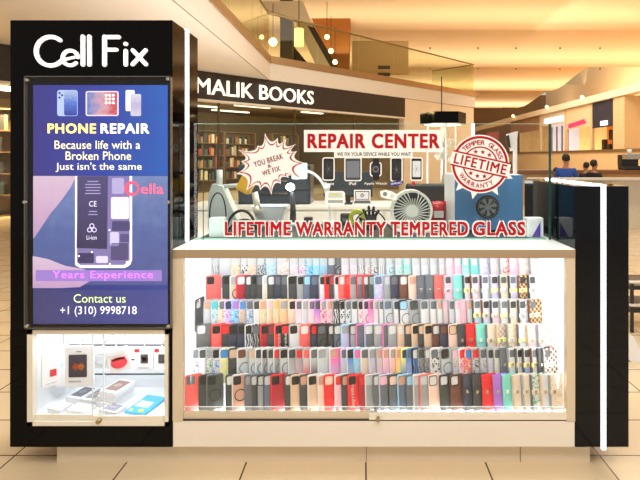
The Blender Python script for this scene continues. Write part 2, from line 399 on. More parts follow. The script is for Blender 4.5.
# bookcases and their books
M_wood = mat('shelf_wood', (112, 84, 48), rough=.6)
BOOKN = ['tan', 'dark brown', 'brick red', 'slate green', 'cream', 'olive', 'black', 'orange brown']
SEEN = {}
bookcols = [mat('book_%d' % i, c, rough=.6) for i, c in enumerate(((176, 150, 104), (96, 66, 40), (150, 60, 40), (60, 70, 66), (206, 190, 156), (120, 110, 70), (40, 36, 32), (190, 120, 60)))]
NTH = ['', ', second such from left', ', third such from left', ', fourth such from left', ', fifth such from left', ', sixth such from left', ', seventh such from left', ', eighth such from left', ', ninth such from left', ', tenth such from left']
def bookcase(a, b_, W, H, n, lab, blab, grp, dim=1):
    r = thing('bookcase', lab, 'bookcase', FA(a, b_, 0), ROT45)
    def L(u, v, w_): return FA(a + u, b_ + v, w_)
    bm = NB()
    for u0 in (-W / 2, W / 2 - .04): prism(bm, [(u0, 0), (u0 + .04, 0), (u0 + .04, .35), (u0, .35)], H, lambda p, q, w_: L(p, q, w_))
    prism(bm, [(-W / 2, .33), (W / 2, .33), (W / 2, .36), (-W / 2, .36)], H, lambda p, q, w_: L(p, q, w_)); obj('carcass', bm, M_wood, r)
    step = H / 5
    for s in range(6):
        bm = NB(); prism(bm, [(-W / 2 + .04, 0.01), (W / 2 - .04, 0.01), (W / 2 - .04, .33), (-W / 2 + .04, .33)], .03, lambda p, q, w_: L(p, q, w_ + max(0, s * step - .03))); obj('shelf', bm, M_wood, r)
        if s == 5 or s == 0: continue
        u = -W / 2 + .07
        for q in range(n):
            t = random.uniform(.05, .13); h = random.uniform(.22, step - .08)
            if u + t > W / 2 - .05: break
            bm = NB(); prism(bm, [(u, .05), (u + t, .05), (u + t, .28), (u, .28)], h, lambda p, q_, w_: L(p, q_, s * step + .002 + w_))
            kc_ = random.randrange(8); bl_ = '%s book, %s shelf, %s' % (BOOKN[kc_], ('', 'lowest', 'second lowest', 'second highest', 'highest')[s], blab); SEEN[bl_] = SEEN.get(bl_, -1) + 1
            tag(obj('book', bm, bookcols[kc_]), bl_ + NTH[SEEN[bl_]], 'book', grp); u += t + random.choice((.004, .01, .06))
bookcase(-1.55, 4.2, 1.5, 2.5, 10, 'leftmost wooden bookcase inside the bookstore, behind the kiosk glass', 'leftmost bookstore bookcase', 'books on the bookstore shelves')
bookcase(0.15, 4.6, 1.5, 2.5, 10, 'second wooden bookcase from the left inside the bookstore', 'second bookstore bookcase', 'books on the bookstore shelves')
bookcase(1.9, 5.0, 1.5, 2.5, 10, 'third wooden bookcase from the left inside the bookstore', 'third bookstore bookcase', 'books on the bookstore shelves')
bookcase(4.0, 4.6, 1.5, 2.5, 10, 'rightmost wooden bookcase inside the bookstore, above the laptop sticker', 'rightmost bookstore bookcase', 'books on the bookstore shelves')
bookcase(-7.35, .7, 1.2, 2.6, 8, 'brightly lit bookcase in the store window left of the black tower', 'bookcase left of black tower', 'books left of the tower')
bm = NB(); prism(bm, [(-8.8, 3.0), (-6.2, 3.0), (-6.2, 3.1), (-8.8, 3.1)], .06, lambda u, v, w_: FA(u, .5 + w_, v)); tag(obj('strip_light', bm, M_strip), 'glowing strip light over the bookcase left of the black tower', 'ceiling light')

# right hand shops: a raised arcade on a parapet wall
XR = 14.2
bm = NB(); box(bm, (XR - .3, 12, 0), (XR + 6, 81, 1.72)); struct('wall_right', bm, M_wallr)
bm = NB(); box(bm, (XR - .38, 12, 1.72), (XR + .1, 81, 1.86)); struct('trim_3', bm, M_bronze)
bm = NB(); box(bm, (XR - .25, 12, 4.75), (XR + .4, 81, 5.15)); struct('trim_4', bm, mat('band_cream', (246, 232, 204), rough=.6))
bm = NB(); box(bm, (31, 6, 0), (31.3, 81, 14)); struct('wall_right_upper', bm, M_wallr)
bm = NB(); box(bm, (XR + 1.2, 12, 1.72), (XR + 1.4, 25.8, 4.75)); box(bm, (XR - .1, 25.8, 1.72), (XR + 1.4, 26.9, 4.75)); struct('wall_right_shops', bm, M_wallr)
def shop(y0, y1, lab, fcol, glow, gstr, z_open, extra):
    s = thing('shopfront', lab, 'shopfront', (XR + .2, (y0 + y1) / 2, 1.72))
    bm = NB(); box(bm, (XR + .9, y0 + .01, 1.74), (XR + 1.0, y1 - .01, 4.74)); obj('lit_interior', bm, mat('glow_' + lab[:12], glow, emit=gstr, noise=.25, nscale=2.0), s)
    bm = NB(); box(bm, (XR + .0, y0 + .25, z_open), (XR + .12, y1 - .02, 4.74)); obj('fascia', bm, mat('fascia_' + lab[:12], fcol, rough=.5), s)
    bm = NB(); box(bm, (XR + .0, y0 + .01, 1.74), (XR + .15, y0 + .25, 4.74)); obj('pier', bm, M_wallr, s)
    if extra: extra(s)
    return s
def ex_navy(s):
    bm = NB(); box(bm, (XR - .06, 27.7, 3.28), (XR - .02, 28.5, 3.55), bev=.01); obj('sign', bm, mat('sign_glow', (255, 255, 255), emit=1.3), s)
    for k in range(4):
        bm = NB(); box(bm, (XR + .5, 27.3 + k * .6, 1.74), (XR + .7, 27.3 + k * .6 + .34, 2.2 + .3 * (k % 2)));  obj('dark_display', bm, M_escd, s)
    bm = NB(); box(bm, (XR + .5, 27.75, 2.45), (XR + .7, 28.6, 3.05)); obj('goods', bm, mat('goods', (50, 40, 40)), s)
def ex_pink(s):
    bm = NB(); pts = []
    for k in range(120): pts.append((XR - .05, 32.9 - k * .0205 + .06 * math.sin(k * .62), 3.55 + .13 * math.cos(k * .62) + k * .0015))
    tube(bm, pts, .035, 6); obj('script_sign', bm, mat('pink_neon', (255, 40, 90), emit=1.2), s)
def ex_white(s):
    bm = NB(); box(bm, (XR - .05, 33.8, 3.98), (XR - .01, 37.3, 4.36)); obj('light_box', bm, mat('lightbox', (250, 255, 245), emit=1.3), s)
    for k in range(4):
        bm = NB(); box(bm, (XR + .3, 33.9 + k * .95, 1.74), (XR + .4, 33.98 + k * .95, 3.7)); obj('mullion', bm, M_grey, s)
shop(26.9, 29.6, 'shopfront with a tall navy panel over an orange lit doorway', (44, 46, 62), (230, 116, 30), .55, 3.2, ex_navy)
shop(29.6, 33.4, 'cream lit shopfront with a pink script sign', (240, 214, 172), (250, 206, 132), .6, 3.35, ex_pink)
shop(33.4, 38.2, 'bright white shopfront under a glowing light box sign', (232, 214, 186), (226, 222, 236), .6, 3.85, ex_white)
shop(38.2, 46.0, 'dim brown shopfront farthest along the right arcade', (168, 126, 84), (200, 160, 100), .45, 3.6, None)
for k, (y, z) in enumerate(((22.4, 5.2), (30.2, 5.2), (36, 5.2), (44, 5.2))):
    bm = NB(); sphere(bm, (XR - .35, y, z), .11, 10); tag(obj('globe_light', bm, M_bulb), 'small glowing globe light on the cream band, %s from the right' % ('first', 'second', 'third', 'fourth')[k], 'lamp', 'globe lights on the arcade band')

# cafe in front of the arcade: counter, coffee machine, glass rail, people
M_walnut = mat('walnut', (122, 78, 44), rough=.45)
cf = thing('cafe_counter', 'long brown topped cafe counter behind the seated people', 'counter', (8, 14.5, 0))
bm = NB(); box(bm, (4.2, 14.2, 0), (12.5, 14.9, .92)); obj('front', bm, mat('cafe_front', (196, 160, 112), rough=.6), cf)
bm = NB(); box(bm, (4.1, 14.1, .92), (12.6, 15.0, 1.04)); obj('worktop', bm, M_walnut, cf)
cm = thing('coffee_machine', 'dark and steel coffee machine at the right end of the cafe counter', 'coffee machine', (8.1, 14.5, 1.04))
bm = NB(); box(bm, (7.85, 14.25, 1.04), (8.35, 14.75, 1.16), bev=.02); box(bm, (7.85, 14.5, 1.16), (8.35, 14.75, 1.5)); obj('body', bm, M_dark, cm)
bm = NB(); box(bm, (7.85, 14.25, 1.36), (8.35, 14.5, 1.52), bev=.02); obj('head', bm, M_steel, cm)
bm = NB(); cyl(bm, (8.0, 14.36, 1.52), (8.0, 14.36, 1.66), .06); obj('hopper', bm, M_signw, cm)
lr = thing('glass_railing', 'low glass rail with a pale cap in front of the seated people', 'railing', (5.5, 9.3, 0))
M_lowg = glass_mat('low_glass', tint=(.80, .80, .72), haze=.25)
for k in range(3):
    bm = NB(); box(bm, (3.2 + k * 1.6, 9.28, .02), (4.76 + k * 1.6, 9.31, .98)); obj('glass_pane', bm, M_lowg, lr)
bm = NB(); box(bm, (3.2, 9.24, .98), (8.0, 9.35, 1.03), bev=.01); obj('cap', bm, M_frame_l, lr)

def skin(name, V, E, R, mt, parent, lv=2):
    me = bpy.data.meshes.new(name); me.from_pydata([tuple(v) for v in V], E, [])
    o = bpy.data.objects.new(name, me); C.objects.link(o)
    md = o.modifiers.new('s', 'SKIN'); md.use_smooth_shade = True
    sv = me.skin_vertices[0].data
    for i, r in enumerate(R): sv[i].radius = (r, r) if not isinstance(r, tuple) else r; sv[i].use_root = (i == 0)
    s = o.modifiers.new('ss', 'SUBSURF'); s.levels = lv; s.render_levels = lv
    dg = bpy.context.evaluated_depsgraph_get()
    m2 = bpy.data.meshes.new_from_object(o.evaluated_get(dg)); bpy.data.objects.remove(o)
    for p in m2.polygons: p.use_smooth = True
    m2.materials.clear(); m2.materials.append(mt)
    o = bpy.data.objects.new(name, m2); C.objects.link(o); o.parent = parent
    return o
M_skin = mat('skin', (172, 118, 88), rough=.6); M_hair = mat('hair', (26, 20, 16), rough=.7)
def seated(x, y, rz, seat, scale, shirt, trousers, lab, long=False):
    g = thing('person', lab, 'person', (x, y, 0), rz)
    s = scale
    z = lambda h: seat + h * s
    V = [(0, 0, z(.06)), (0, .0, z(.28)), (0, .01, z(.46)), (0, .015, z(.56)), (0, -.01, z(.64)), (0, -.02, z(.72)), (0, -.01, z(.82)),
         (.17 * s, .01, z(.50)), (.24 * s, -.04, z(.26)), (.14 * s, -.26, z(.24)), (.09 * s, -.33, z(.25)),
         (-.17 * s, .01, z(.50)), (-.24 * s, -.04, z(.26)), (-.14 * s, -.26, z(.24)), (-.09 * s, -.33, z(.25)),
         (.10, -.04, z(.05)), (.12, -.42, z(.04)), (.12, -.42, .10), (.12, -.54, .05),
         (-.10, -.04, z(.05)), (-.12, -.42, z(.04)), (-.12, -.42, .10), (-.12, -.54, .05)]
    E = [(0, 1), (1, 2), (2, 3), (3, 4), (4, 5), (5, 6), (2, 7), (7, 8), (8, 9), (9, 10), (2, 11), (11, 12), (12, 13), (13, 14), (0, 15), (15, 16), (16, 17), (17, 18), (0, 19), (19, 20), (20, 21), (21, 22)]
    R = [.12, .125, .12, .06, .05, .085, .07, .06, .045, .035, .03, .06, .045, .035, .03, .085, .065, .042, .035, .085, .065, .042, .035]
    R = [r * s for r in R]
    body = skin('body', V, E, R, M_skin, g)
    # clothing: slightly wider skins over the same skeleton
    sh = [0, 1, 2, 3, 7, 8, 9, 11, 12, 13]; ix = {k: i for i, k in enumerate(sh)}
    ES = [(ix[a], ix[b]) for a, b in E if a in ix and b in ix]
    VS = [V[k] for k in sh]; VS[3] = (0, .013, z(.53))
    skin('shirt', VS, ES, [R[k] + .014 for k in sh], mat('shirt_%d_%d_%d' % shirt, shirt, rough=.8), g)
    tr = [0, 15, 16, 17, 19, 20, 21]; ix = {k: i for i, k in enumerate(tr)}
    skin('trousers', [V[k] for k in tr], [(ix[a], ix[b]) for a, b in E if a in ix and b in ix], [R[k] + .012 for k in tr], mat('trousers_%d_%d_%d' % trousers, trousers, rough=.8), g)
    bm = NB(); sphere(bm, (0, .012, z(.79)), .098 * s, 14, sc=(.92, 1.02, 1.0))
    geo = [v for v in bm.verts if v.co.y < -.035 and v.co.z < z(.80)]
    bmesh.ops.delete(bm, geom=geo, context='VERTS'); obj('hair', bm, M_hair, g, world=False, smooth=True)
    bm = NB(); 
    for sx in (-1, 1): sphere(bm, (sx * .03 * s, -.095 * s, z(.775)), .011 * s, 8)
    obj('eyes', bm, M_dark, g, world=False)
    bm = NB(); sphere(bm, (0, -.108 * s, z(.745)), .016 * s, 8, sc=(.8, 1, 1.4)); 
    for sx in (-1, 1): sphere(bm, (sx * .082 * s, -.01, z(.755)), .02 * s, 8, sc=(.4, 1, 1.4))
    obj('nose_and_ears', bm, M_skin, g, world=False)
    # stool
    seat_top = seat - .075 * s
    st = thing('stool', 'round walnut stool under the ' + lab.split(' in ')[0].replace('person', 'person') + ' in ' + lab.split(' in ')[1].split(',')[0], 'stool', (x, y, 0), rz)
    bm = NB(); cyl(bm, (0, 0, seat_top - .04), (0, 0, seat_top), .18, 24); obj('seat', bm, M_walnut, st, world=False)
    for k in range(4):
        a = PI / 4 + k * PI / 2; bm = NB(); cyl(bm, (.13 * math.cos(a), .13 * math.sin(a), seat_top - .04), (.18 * math.cos(a), .18 * math.sin(a), 0), .014, 8); obj('leg', bm, M_blacksat, st, world=False)
    return g
seated(X_(566, 12), 12.0, math.radians(150), .56, 1.08, (30, 70, 150), (36, 38, 48), 'person in a blue shirt, sitting tallest of the cafe group')
seated(X_(586, 13.3), 13.3, math.radians(190), .48, .92, (34, 30, 36), (40, 40, 44), 'person in a dark top, sitting between the blue shirted person and another dark top')
seated(X_(598, 12), 12.2, math.radians(110), .50, .98, (28, 26, 30), (30, 30, 36), 'person in a black top, rightmost of the cafe group')
seated(X_(556, 13.4), 13.4, math.radians(170), .42, .82, (70, 46, 36), (44, 40, 40), 'small person in a brown top, left of the blue shirted person')
seated(X_(508, 9), 9.0, math.radians(150), .50, .98, (240, 120, 30), (50, 46, 50), 'person in an orange top, seen above the blue machine')

# hexagonal canopy stall with glass globes
YS = 7.0
hx = X_(443, YS); hr = .335
st = thing('toy_stall', 'slim stall with a glossy black hexagonal canopy and clear globes', 'stall', (hx, YS, 0))
hexa = [(hx + hr * math.cos(math.radians(60 * k)), YS + hr * math.sin(math.radians(60 * k))) for k in range(6)]
bm = NB(); prism(bm, hexa, .165, lambda u, v, w_: Vector((u, v, 1.905 + w_))); obj('canopy', bm, M_black, st)
bm = NB(); prism(bm, [(hx + (u - hx) * .8, YS + (v - YS) * .8) for u, v in hexa], .012, lambda u, v, w_: Vector((u, v, 1.892 + w_))); obj('under_light', bm, mat('under_glow', (255, 245, 225), emit=1.2), st)
bm = NB(); prism(bm, [(hx + (u - hx) * .85, YS + (v - YS) * .85) for u, v in hexa], .95, lambda u, v, w_: Vector((u, v, w_))); obj('base', bm, M_frame_l, st)
bm = NB(); cyl(bm, (hx, YS, .95), (hx, YS, 1.9), .03); obj('pole', bm, M_steel, st)
for k in range(3):
    a = math.radians(120 * k + 30); bm = NB(); cyl(bm, (hx + .24 * math.cos(a), YS + .24 * math.sin(a), .95), (hx + .24 * math.cos(a), YS + .24 * math.sin(a), 1.9), .012); obj('post', bm, M_white, st)
M_globe = glass_mat('globe_glass', tint=(.93, .93, .9), ior=1.6, haze=.15)
for dx, dy, z, r in ((-.10, -.12, 1.72, .09), (.09, -.10, 1.62, .08), (-.05, -.15, 1.47, .10), (.12, -.05, 1.42, .07), (-.15, 0, 1.56, .07), (.02, .12, 1.75, .08)):
    bm = NB(); sphere(bm, (hx + dx, YS + dy, z), r, 18); cyl(bm, (hx + dx, YS + dy, z + r), (hx + dx, YS + dy, 1.893), .003, 5); obj('globe', bm, M_globe, st)
bm = NB(); cyl(bm, (hx - .02, YS, 2.07), (hx - .02, YS, 2.60), .008, 8); obj('aerial', bm, M_dark, st)
# lamps and posts beyond
tl = thing('tube_lamp', 'upright glowing tube lamp between the black canopy and the round stamp', 'lamp', (X_(473, 9), 9, 0))
bm = NB(); cyl(bm, (X_(473, 9), 9, 1.72), (X_(473, 9), 9, 2.06), .032, 14); obj('tube', bm, mat('tube_glow', (250, 250, 245), emit=2), tl)
bm = NB(); cyl(bm, (X_(473, 9), 9, 0), (X_(473, 9), 9, 1.72), .02, 10); obj('stem', bm, M_steel, tl)
bm = NB(); cyl(bm, (X_(473, 9), 9, 0), (X_(473, 9), 9, .03), .15, 20); obj('foot', bm, M_steel, tl)
pp = thing('display_stand', 'white post with a tilted white panel right of the round stamp', 'display stand', (X_(515, 8), 8, 0))
bm = NB(); cyl(bm, (X_(515, 8), 8, 0), (X_(515, 8), 8, 1.75), .035, 14); obj('post', bm, M_white, pp)
bm = NB(); prism(bm, [(507, 134), (518, 131), (516, 151), (511, 151)], .04, PX(7.9)); obj('panel', bm, M_white, pp)
bm = NB(); prism(bm, [(506, 136), (509, 135), (511, 148), (508, 146)], .03, PX(7.85)); obj('dark_edge', bm, M_dark, pp)
bm = NB(); cyl(bm, (X_(515, 8), 8, 0), (X_(515, 8), 8, .03), .18, 20); obj('foot', bm, M_white, pp)
sb = thing('sign_board', 'reddish brown sign board on a thin post behind the round stamp', 'sign', (X_(493, 11), 11, 0))
bm = NB(); prism(bm, [(487, 133), (499, 131), (499, 142), (487, 142)], .05, PX(11)); obj('board', bm, mat('red_brown', (150, 62, 34), rough=.6), sb)
bm = NB(); cyl(bm, (X_(493, 11), 11.03, 0), (X_(493, 11), 11.03, Z_(142, 11)), .025, 8); obj('post', bm, M_dark, sb)
bm = NB(); cyl(bm, (X_(493, 11), 11.03, 0), (X_(493, 11), 11.03, .03), .18, 16); obj('foot', bm, M_dark, sb)

# neighbouring bench and white curved chair at the right edge
nb = thing('metal_rack', 'dark stepped rack with thin steel rails at the right edge', 'rack', (2.35, 3.9, 0))
rx0 = X_(629.5, 3.9)
for k, y in enumerate((283, 306)):
    zz_ = Z_(y, 3.9)
    bm = NB(); box(bm, (rx0, 3.88, zz_), (rx0 + .9, 3.91, zz_ + .018), bev=.003); obj('rail', bm, M_frame_l, nb)
    bm = NB(); box(bm, (rx0 + .01, 3.91, zz_ - .06), (rx0 + .9, 4.28, zz_ - .025), bev=.004); obj('shelf', bm, M_dark, nb)
for u in (rx0 + .012, rx0 + .87):
    for v in (3.90, 4.26):
        bm = NB(); box(bm, (u, v, 0), (u + .025, v + .02, Z_(283, 3.9)), bev=.003); obj('leg', bm, M_dark, nb)
wc = thing('curved_panel', 'white curved plastic panel standing on the tiles at the right edge', 'panel', (2.1, 3.5, 0))
bm = NB(); prism(bm, [(629, 334), (634, 337), (640, 349), (650, 372), (664, 388), (629, 360)], .25, PX(3.35)); obj('shell', bm, M_white, wc)
bm = NB(); box(bm, (X_(629, 3.35), 3.36, 0), (X_(629, 3.35) + .12, 3.6, Z_(358, 3.35))); obj('foot', bm, M_grey, wc)

# ------------------------------------------------------------------ THE KIOSK
YF = 480 / 220.2                       # front plane
fx = lambda p: X_(p, YF); fz = lambda p: Z_(p, YF)
ZB = fz(447); ZT = fz(249)             # underside, counter top
TX0, TX1, TZ = fx(10), fx(172.3), fz(20)
TD = YF + .34
# --- tower
tw = thing('display_tower', 'tall glossy black kiosk tower with white lettering, screen and lit showcase', 'display tower', ((TX0 + TX1) / 2, YF + .15, 0))
SX0, SX1, SZ0, SZ1 = fx(27), fx(168), fz(426), fz(330)       # showcase opening
bm = NB()
box(bm, (TX0, YF, SZ1), (TX1, TD, TZ), bev=.003)             # upper block
box(bm, (TX0, YF, ZB), (SX0, TD, SZ1)); box(bm, (SX1, YF, ZB), (TX1, TD, SZ1)); box(bm, (SX0, YF, ZB), (SX1, TD, SZ0))
obj('cabinet', bm, M_black, tw)
bm = NB(); box(bm, (TX1, 2.342, 1.0165), (TX1 + .004, 2.378, TZ)); box(bm, (TX1 - .25, 2.342, TZ), (TX1 + .004, 2.378, TZ + .003)); obj('light_strip', bm, M_led, tw, label='glowing white light strip')
bm = NB(); box(bm, (X_(57, YF + .07), YF + .07, 0.0), (TX1, TD - .04, ZB)); obj('plinth', bm, M_kick, tw)
# Cell Fix letters: rounded strokes
def stroke(bm, pts, wd, z0=0):
    """flat stroke with round ends through pixel points on the tower's front"""
    n = len(pts); L = []; R = []
    for i, p in enumerate(pts):
        a = pts[max(i - 1, 0)]; c = pts[min(i + 1, n - 1)]
        d = math.atan2(c[1] - a[1], c[0] - a[0]); L.append((p[0] + wd / 2 * math.sin(d), p[1] - wd / 2 * math.cos(d))); R.append((p[0] - wd / 2 * math.sin(d), p[1] + wd / 2 * math.cos(d)))
    a0 = math.atan2(pts[1][1] - pts[0][1], pts[1][0] - pts[0][0]); a1 = math.atan2(pts[-1][1] - pts[-2][1], pts[-1][0] - pts[-2][0])
    cap1 = [(pts[-1][0] + wd / 2 * math.cos(a1 + t), pts[-1][1] + wd / 2 * math.sin(a1 + t)) for t in (-PI / 4, 0, PI / 4)]
    cap0 = [(pts[0][0] + wd / 2 * math.cos(a0 + t), pts[0][1] + wd / 2 * math.sin(a0 + t)) for t in (PI * .75, PI, PI * 1.25)]
    prism(bm, L + cap1 + R[::-1] + cap0, .009, lambda u, v, w_: Vector((fx(u), YF - .009 + w_, fz(v))))
arc = lambda cx, cy, rx, ry, a0, a1, n=18: [(cx + rx * math.cos(math.radians(a0 + (a1 - a0) * k / n)), cy + ry * math.sin(math.radians(a0 + (a1 - a0) * k / n))) for k in range(n + 1)]
M_let = mat('letter_glow', (255, 255, 255), emit=.45)
def letter(nm, strokes):
    bm = NB()
    for p, wd in strokes: stroke(bm, p, wd)
    obj('sign_letter', bm, M_let, tw, label='white letter ' + nm)
letter('C', [(arc(51.5, 51.5, 14.5, 14.3, -50, -320, 26), 4.0)])
letter('e', [(arc(71, 58.2, 7.6, 7.4, -5, -318, 22), 3.4), ([(64.2, 60.0), (78.2, 56.8)], 2.4)])
letter('l', [([(83.6, 36.8), (83.6, 65)], 3.8)])
letter('l', [([(90, 36.8), (90.2, 65)], 3.8)])
letter('F', [([(105.2, 37), (105.2, 65)], 4.0), ([(106, 37.4), (119.5, 37.4)], 3.8), ([(106, 50), (117, 50)], 3.6)])
letter('i', [([(126.3, 51), (126.3, 65)], 3.8), ([(126.1, 44.2), (126.5, 44.2)], 4.0)])
letter('x', [([(133.4, 50.5), (146.5, 64.6)], 3.8), ([(146.2, 50.5), (133.2, 64.6)], 3.8)])
# screen
Ys = YF - .012
sxx = lambda p: X_(p, Ys - .003)
szz = lambda p: Z_(p, Ys - .003)
bm = NB(); box(bm, (sxx(25), Ys + .002, szz(328)), (sxx(170.5), YF, szz(77))); obj('screen_bezel', bm, M_blacksat, tw)
def grad_mat(name, c0, c1, c2, emit=.9, axis=2, ns=3.0, amt=.25):
    m = bpy.data.materials.new(name); m.use_nodes = True; nt = m.node_tree; b = nt.nodes['Principled BSDF']
    tc = nt.nodes.new('ShaderNodeTexCoord'); sp = nt.nodes.new('ShaderNodeSeparateXYZ'); r = nt.nodes.new('ShaderNodeValToRGB')
    n = nt.nodes.new('ShaderNodeTexNoise'); n.inputs['Scale'].default_value = ns; n.inputs['Detail'].default_value = 5
    a = nt.nodes.new('ShaderNodeMath'); a.operation = 'MULTIPLY_ADD'; a.inputs[1].default_value = amt
    s = nt.nodes.new('ShaderNodeMath'); s.operation = 'SUBTRACT'; s.inputs[1].default_value = amt / 2
    nt.links.new(tc.outputs['Generated'], sp.inputs[0]); nt.links.new(tc.outputs['Generated'], n.inputs['Vector'])
    nt.links.new(sp.outputs[axis], s.inputs[0]); nt.links.new(n.outputs['Fac'], a.inputs[0]); nt.links.new(s.outputs[0], a.inputs[2]); nt.links.new(a.outputs[0], r.inputs[0])
    e = r.color_ramp.elements; e[0].color = rgb(*c0); e[1].color = rgb(*c2); k = e.new(.5); k.color = rgb(*c1)
    b.inputs['Base Color'].default_value = (0.02, 0.02, 0.02, 1); b.inputs['Roughness'].default_value = .3
    nt.links.new(r.outputs[0], b.inputs['Emission Color']); b.inputs['Emission Strength'].default_value = emit
    return m
E_ = lambda n, c, s=.9: mat('screen_' + n, (c[0], c[1], c[2]), rough=.4, emit=s)
def scr(nm, pts, m, lift, parent, t=.0006, label=None):
    bm = NB(); prism(bm, pts, t, lambda u, v, w_: Vector((sxx(u), Ys - lift + w_, szz(v)))); return obj(nm, bm, m, parent, label=label)
def sbox(x0, x1, y0, y1): return [(x0, y0), (x1, y0), (x1, y1), (x0, y1)]
bm = NB(); box(bm, (sxx(33), Ys - .001, szz(324)), (sxx(167.5), Ys + .002, szz(85)))
screen = obj('screen', bm, grad_mat('screen_blue', (66, 70, 132), (40, 52, 150), (20, 70, 168), .85, axis=0), tw, label='bright blue advertising screen')
S = screen
scr('banner_top', sbox(33, 167.5, 85, 175.5), grad_mat('screen_blue2', (50, 42, 140), (28, 58, 170), (10, 96, 196), .95, axis=0), .0015, S)
def stext(s, x0, x1, y0, y1, c, bold=.0, lift=.006, st=1.0, nm='caption'):
    bm = NB(); text(bm, s, sxx(x0), sxx(x1), szz(y1), szz(y0), XZ(Ys - lift), bold=bold); obj(nm, bm, E_('t%d%d%d' % c, c, st), S)
stext('PHONE', 48, 96.5, 123.5, 133.5, (255, 236, 130), .03); stext('REPAIR', 101, 149.5, 123.5, 133.5, (255, 255, 255), .03)
stext('Because life with a', 55, 140.5, 140.5, 149, (250, 240, 190)); stext('Broken Phone', 66, 131.5, 151.5, 160, (250, 240, 190)); stext("Just isn't the same", 56, 142, 162.5, 172, (250, 246, 220))
# device pictures on the screen
scr('phone_picture', rrect(57, 77.5, 90, 116, 2.5), E_('ph1', (150, 170, 230)), .002, S)
scr('phone_front_picture', rrect(64, 77, 90.5, 115.5, 2), grad_mat('ph1s', (40, 60, 170), (90, 130, 230), (200, 220, 250), .9, ns=12, amt=.8), .0028, S)
for dx, dy in ((59.5, 93), (62, 95.2), (59.5, 97.5)): scr('lens', circ(dx, dy, 1.1, 12), E_('lens', (30, 34, 60)), .0028, S)
scr('tablet_picture', rrect(85.5, 118.5, 91, 116, 2), E_('tabf', (210, 190, 205)), .002, S)
scr('tablet_screen', rrect(87, 117, 92.2, 114.8, 1), grad_mat('tabs', (90, 140, 220), (236, 180, 190), (226, 70, 80), .95, axis=0, ns=4, amt=.9), .0026, S)
for k in range(3):
    for j in range(3): scr('app_icon', rrect(105 + k * 3.6, 107.4 + k * 3.6, 94 + j * 3.8, 96.4 + j * 3.8, .6, 2), E_('icon', (250, 250, 250)), .0032, S)
scr('phone_picture', rrect(125.5, 134.5, 90, 111, 1.5), E_('ph2', (224, 220, 240)), .002, S)
scr('phone_picture', rrect(130.5, 141, 94, 116, 1.5), grad_mat('ph3', (236, 232, 246), (210, 196, 236), (246, 242, 250), .95, ns=8, amt=.9), .0028, S)
# repair photograph on the screen
scr('repair_picture', sbox(33, 167.5, 176, 290), grad_mat('denim', (84, 92, 158), (92, 112, 176), (128, 150, 204), .9, axis=2, ns=9, amt=.7), .0015, S)
scr('hand_picture', [(33, 176), (76, 176), (70, 188), (60, 202), (50, 214), (42, 226), (34, 238), (33, 238)], grad_mat('hand1', (214, 170, 212), (232, 190, 222), (244, 212, 232), .9, ns=4, amt=.5), .002, S)
scr('hand_picture', [(33, 256), (48, 259), (66, 266), (84, 269), (92, 274), (90, 281), (80, 287), (62, 288), (33, 288)], grad_mat('hand2', (216, 172, 214), (234, 194, 226), (244, 214, 236), .9, ns=4, amt=.5), .0046, S)
scr('open_phone', [(75, 176), (132, 176), (132, 260), (130, 265), (125, 268), (80, 268), (75, 265)], E_('phrim', (222, 222, 240)), .0024, S)
scr('phone_inside', [(77, 176), (129.5, 176), (129.5, 260), (124, 265), (80, 265), (77, 262)], E_('phin', (108, 100, 150)), .0028, S)
scr('battery', rrect(77.5, 108, 172, 249, 1.2) if False else [(78, 176.2), (108, 176.2), (107, 249), (76.5, 248)], grad_mat('batt', (58, 48, 96), (74, 64, 118), (86, 76, 132), .85, ns=3, amt=.3), .0032, S)
for x0, x1, y0, y1, c in ((111, 129, 197, 219, (206, 200, 226)), (112, 130, 221, 231, (60, 58, 100)), (110, 119, 232, 246, (180, 174, 208)), (120, 129, 234, 242, (70, 66, 110)), (111, 128, 243, 260, (70, 64, 104)), (78, 94, 253, 263, (50, 46, 84)), (96, 108, 256, 263, (190, 186, 216)), (112, 124, 178, 194, (150, 144, 186))):
    scr('phone_component', rrect(x0, x1, y0, y1, 1.6, 3), E_('cmp%d%d' % (c[0], c[1]), c), .0036, S)
for x, y in ((79, 256), (92, 252), (110, 264), (127, 262), (131, 196), (109.5, 230)): scr('screw', circ(x, y, 1, 10), E_('scrw', (236, 234, 246)), .0042, S)
stext('CE', 89.5, 97, 201, 206.5, (220, 216, 240), .0, nm='battery_mark'); stext('Li-ion', 87, 97, 235, 239.5, (220, 216, 240), .0, nm='battery_mark')
for k in range(3): 
    a = math.radians(90 + 120 * k); cx, cy = 92 + 2.7 * math.cos(a), 228.5 - 2.7 * math.sin(a)
    bm = NB(); ring_prism(bm, circ(cx, cy, 2.5, 16), circ(cx, cy, 1.7, 16), .0006, lambda u, v, w_: Vector((sxx(u), Ys - .0042 + w_, szz(v)))); obj('battery_symbol', bm, E_('sym', (206, 200, 232)), S)
for k, (y, w2) in enumerate(((181, 7), (184, 10), (187, 10), (190, 9), (193, 10), (211, 5), (214, 6))):
    scr('battery_print', sbox(93 - w2 / 1.3, 93 + w2 / 1.3, y, y + .9), E_('prn', (150, 142, 188)), .0042, S)
bm = NB(); ring_prism(bm, circ(132, 188.5, 7.5, 28), circ(133, 188.5, 4.6, 28), .0006, lambda u, v, w_: Vector((sxx(u), Ys - .005 + w_, szz(v)))); obj('round_logo', bm, E_('logo', (226, 80, 110)), S)
stext('ella', 141, 164, 183.5, 194, (226, 96, 124), .012)
scr('shade_band', sbox(36, 162, 270, 281), E_('shade', (132, 108, 178)), .0052, S)
stext('Years Experience', 53, 153.5, 270.5, 280.5, (206, 120, 246), .02, lift=.0072)
scr('banner_bottom', sbox(33, 167.5, 285, 324), grad_mat('screen_blue3', (60, 62, 128), (60, 70, 150), (70, 84, 170), .8, axis=0), .0015, S)
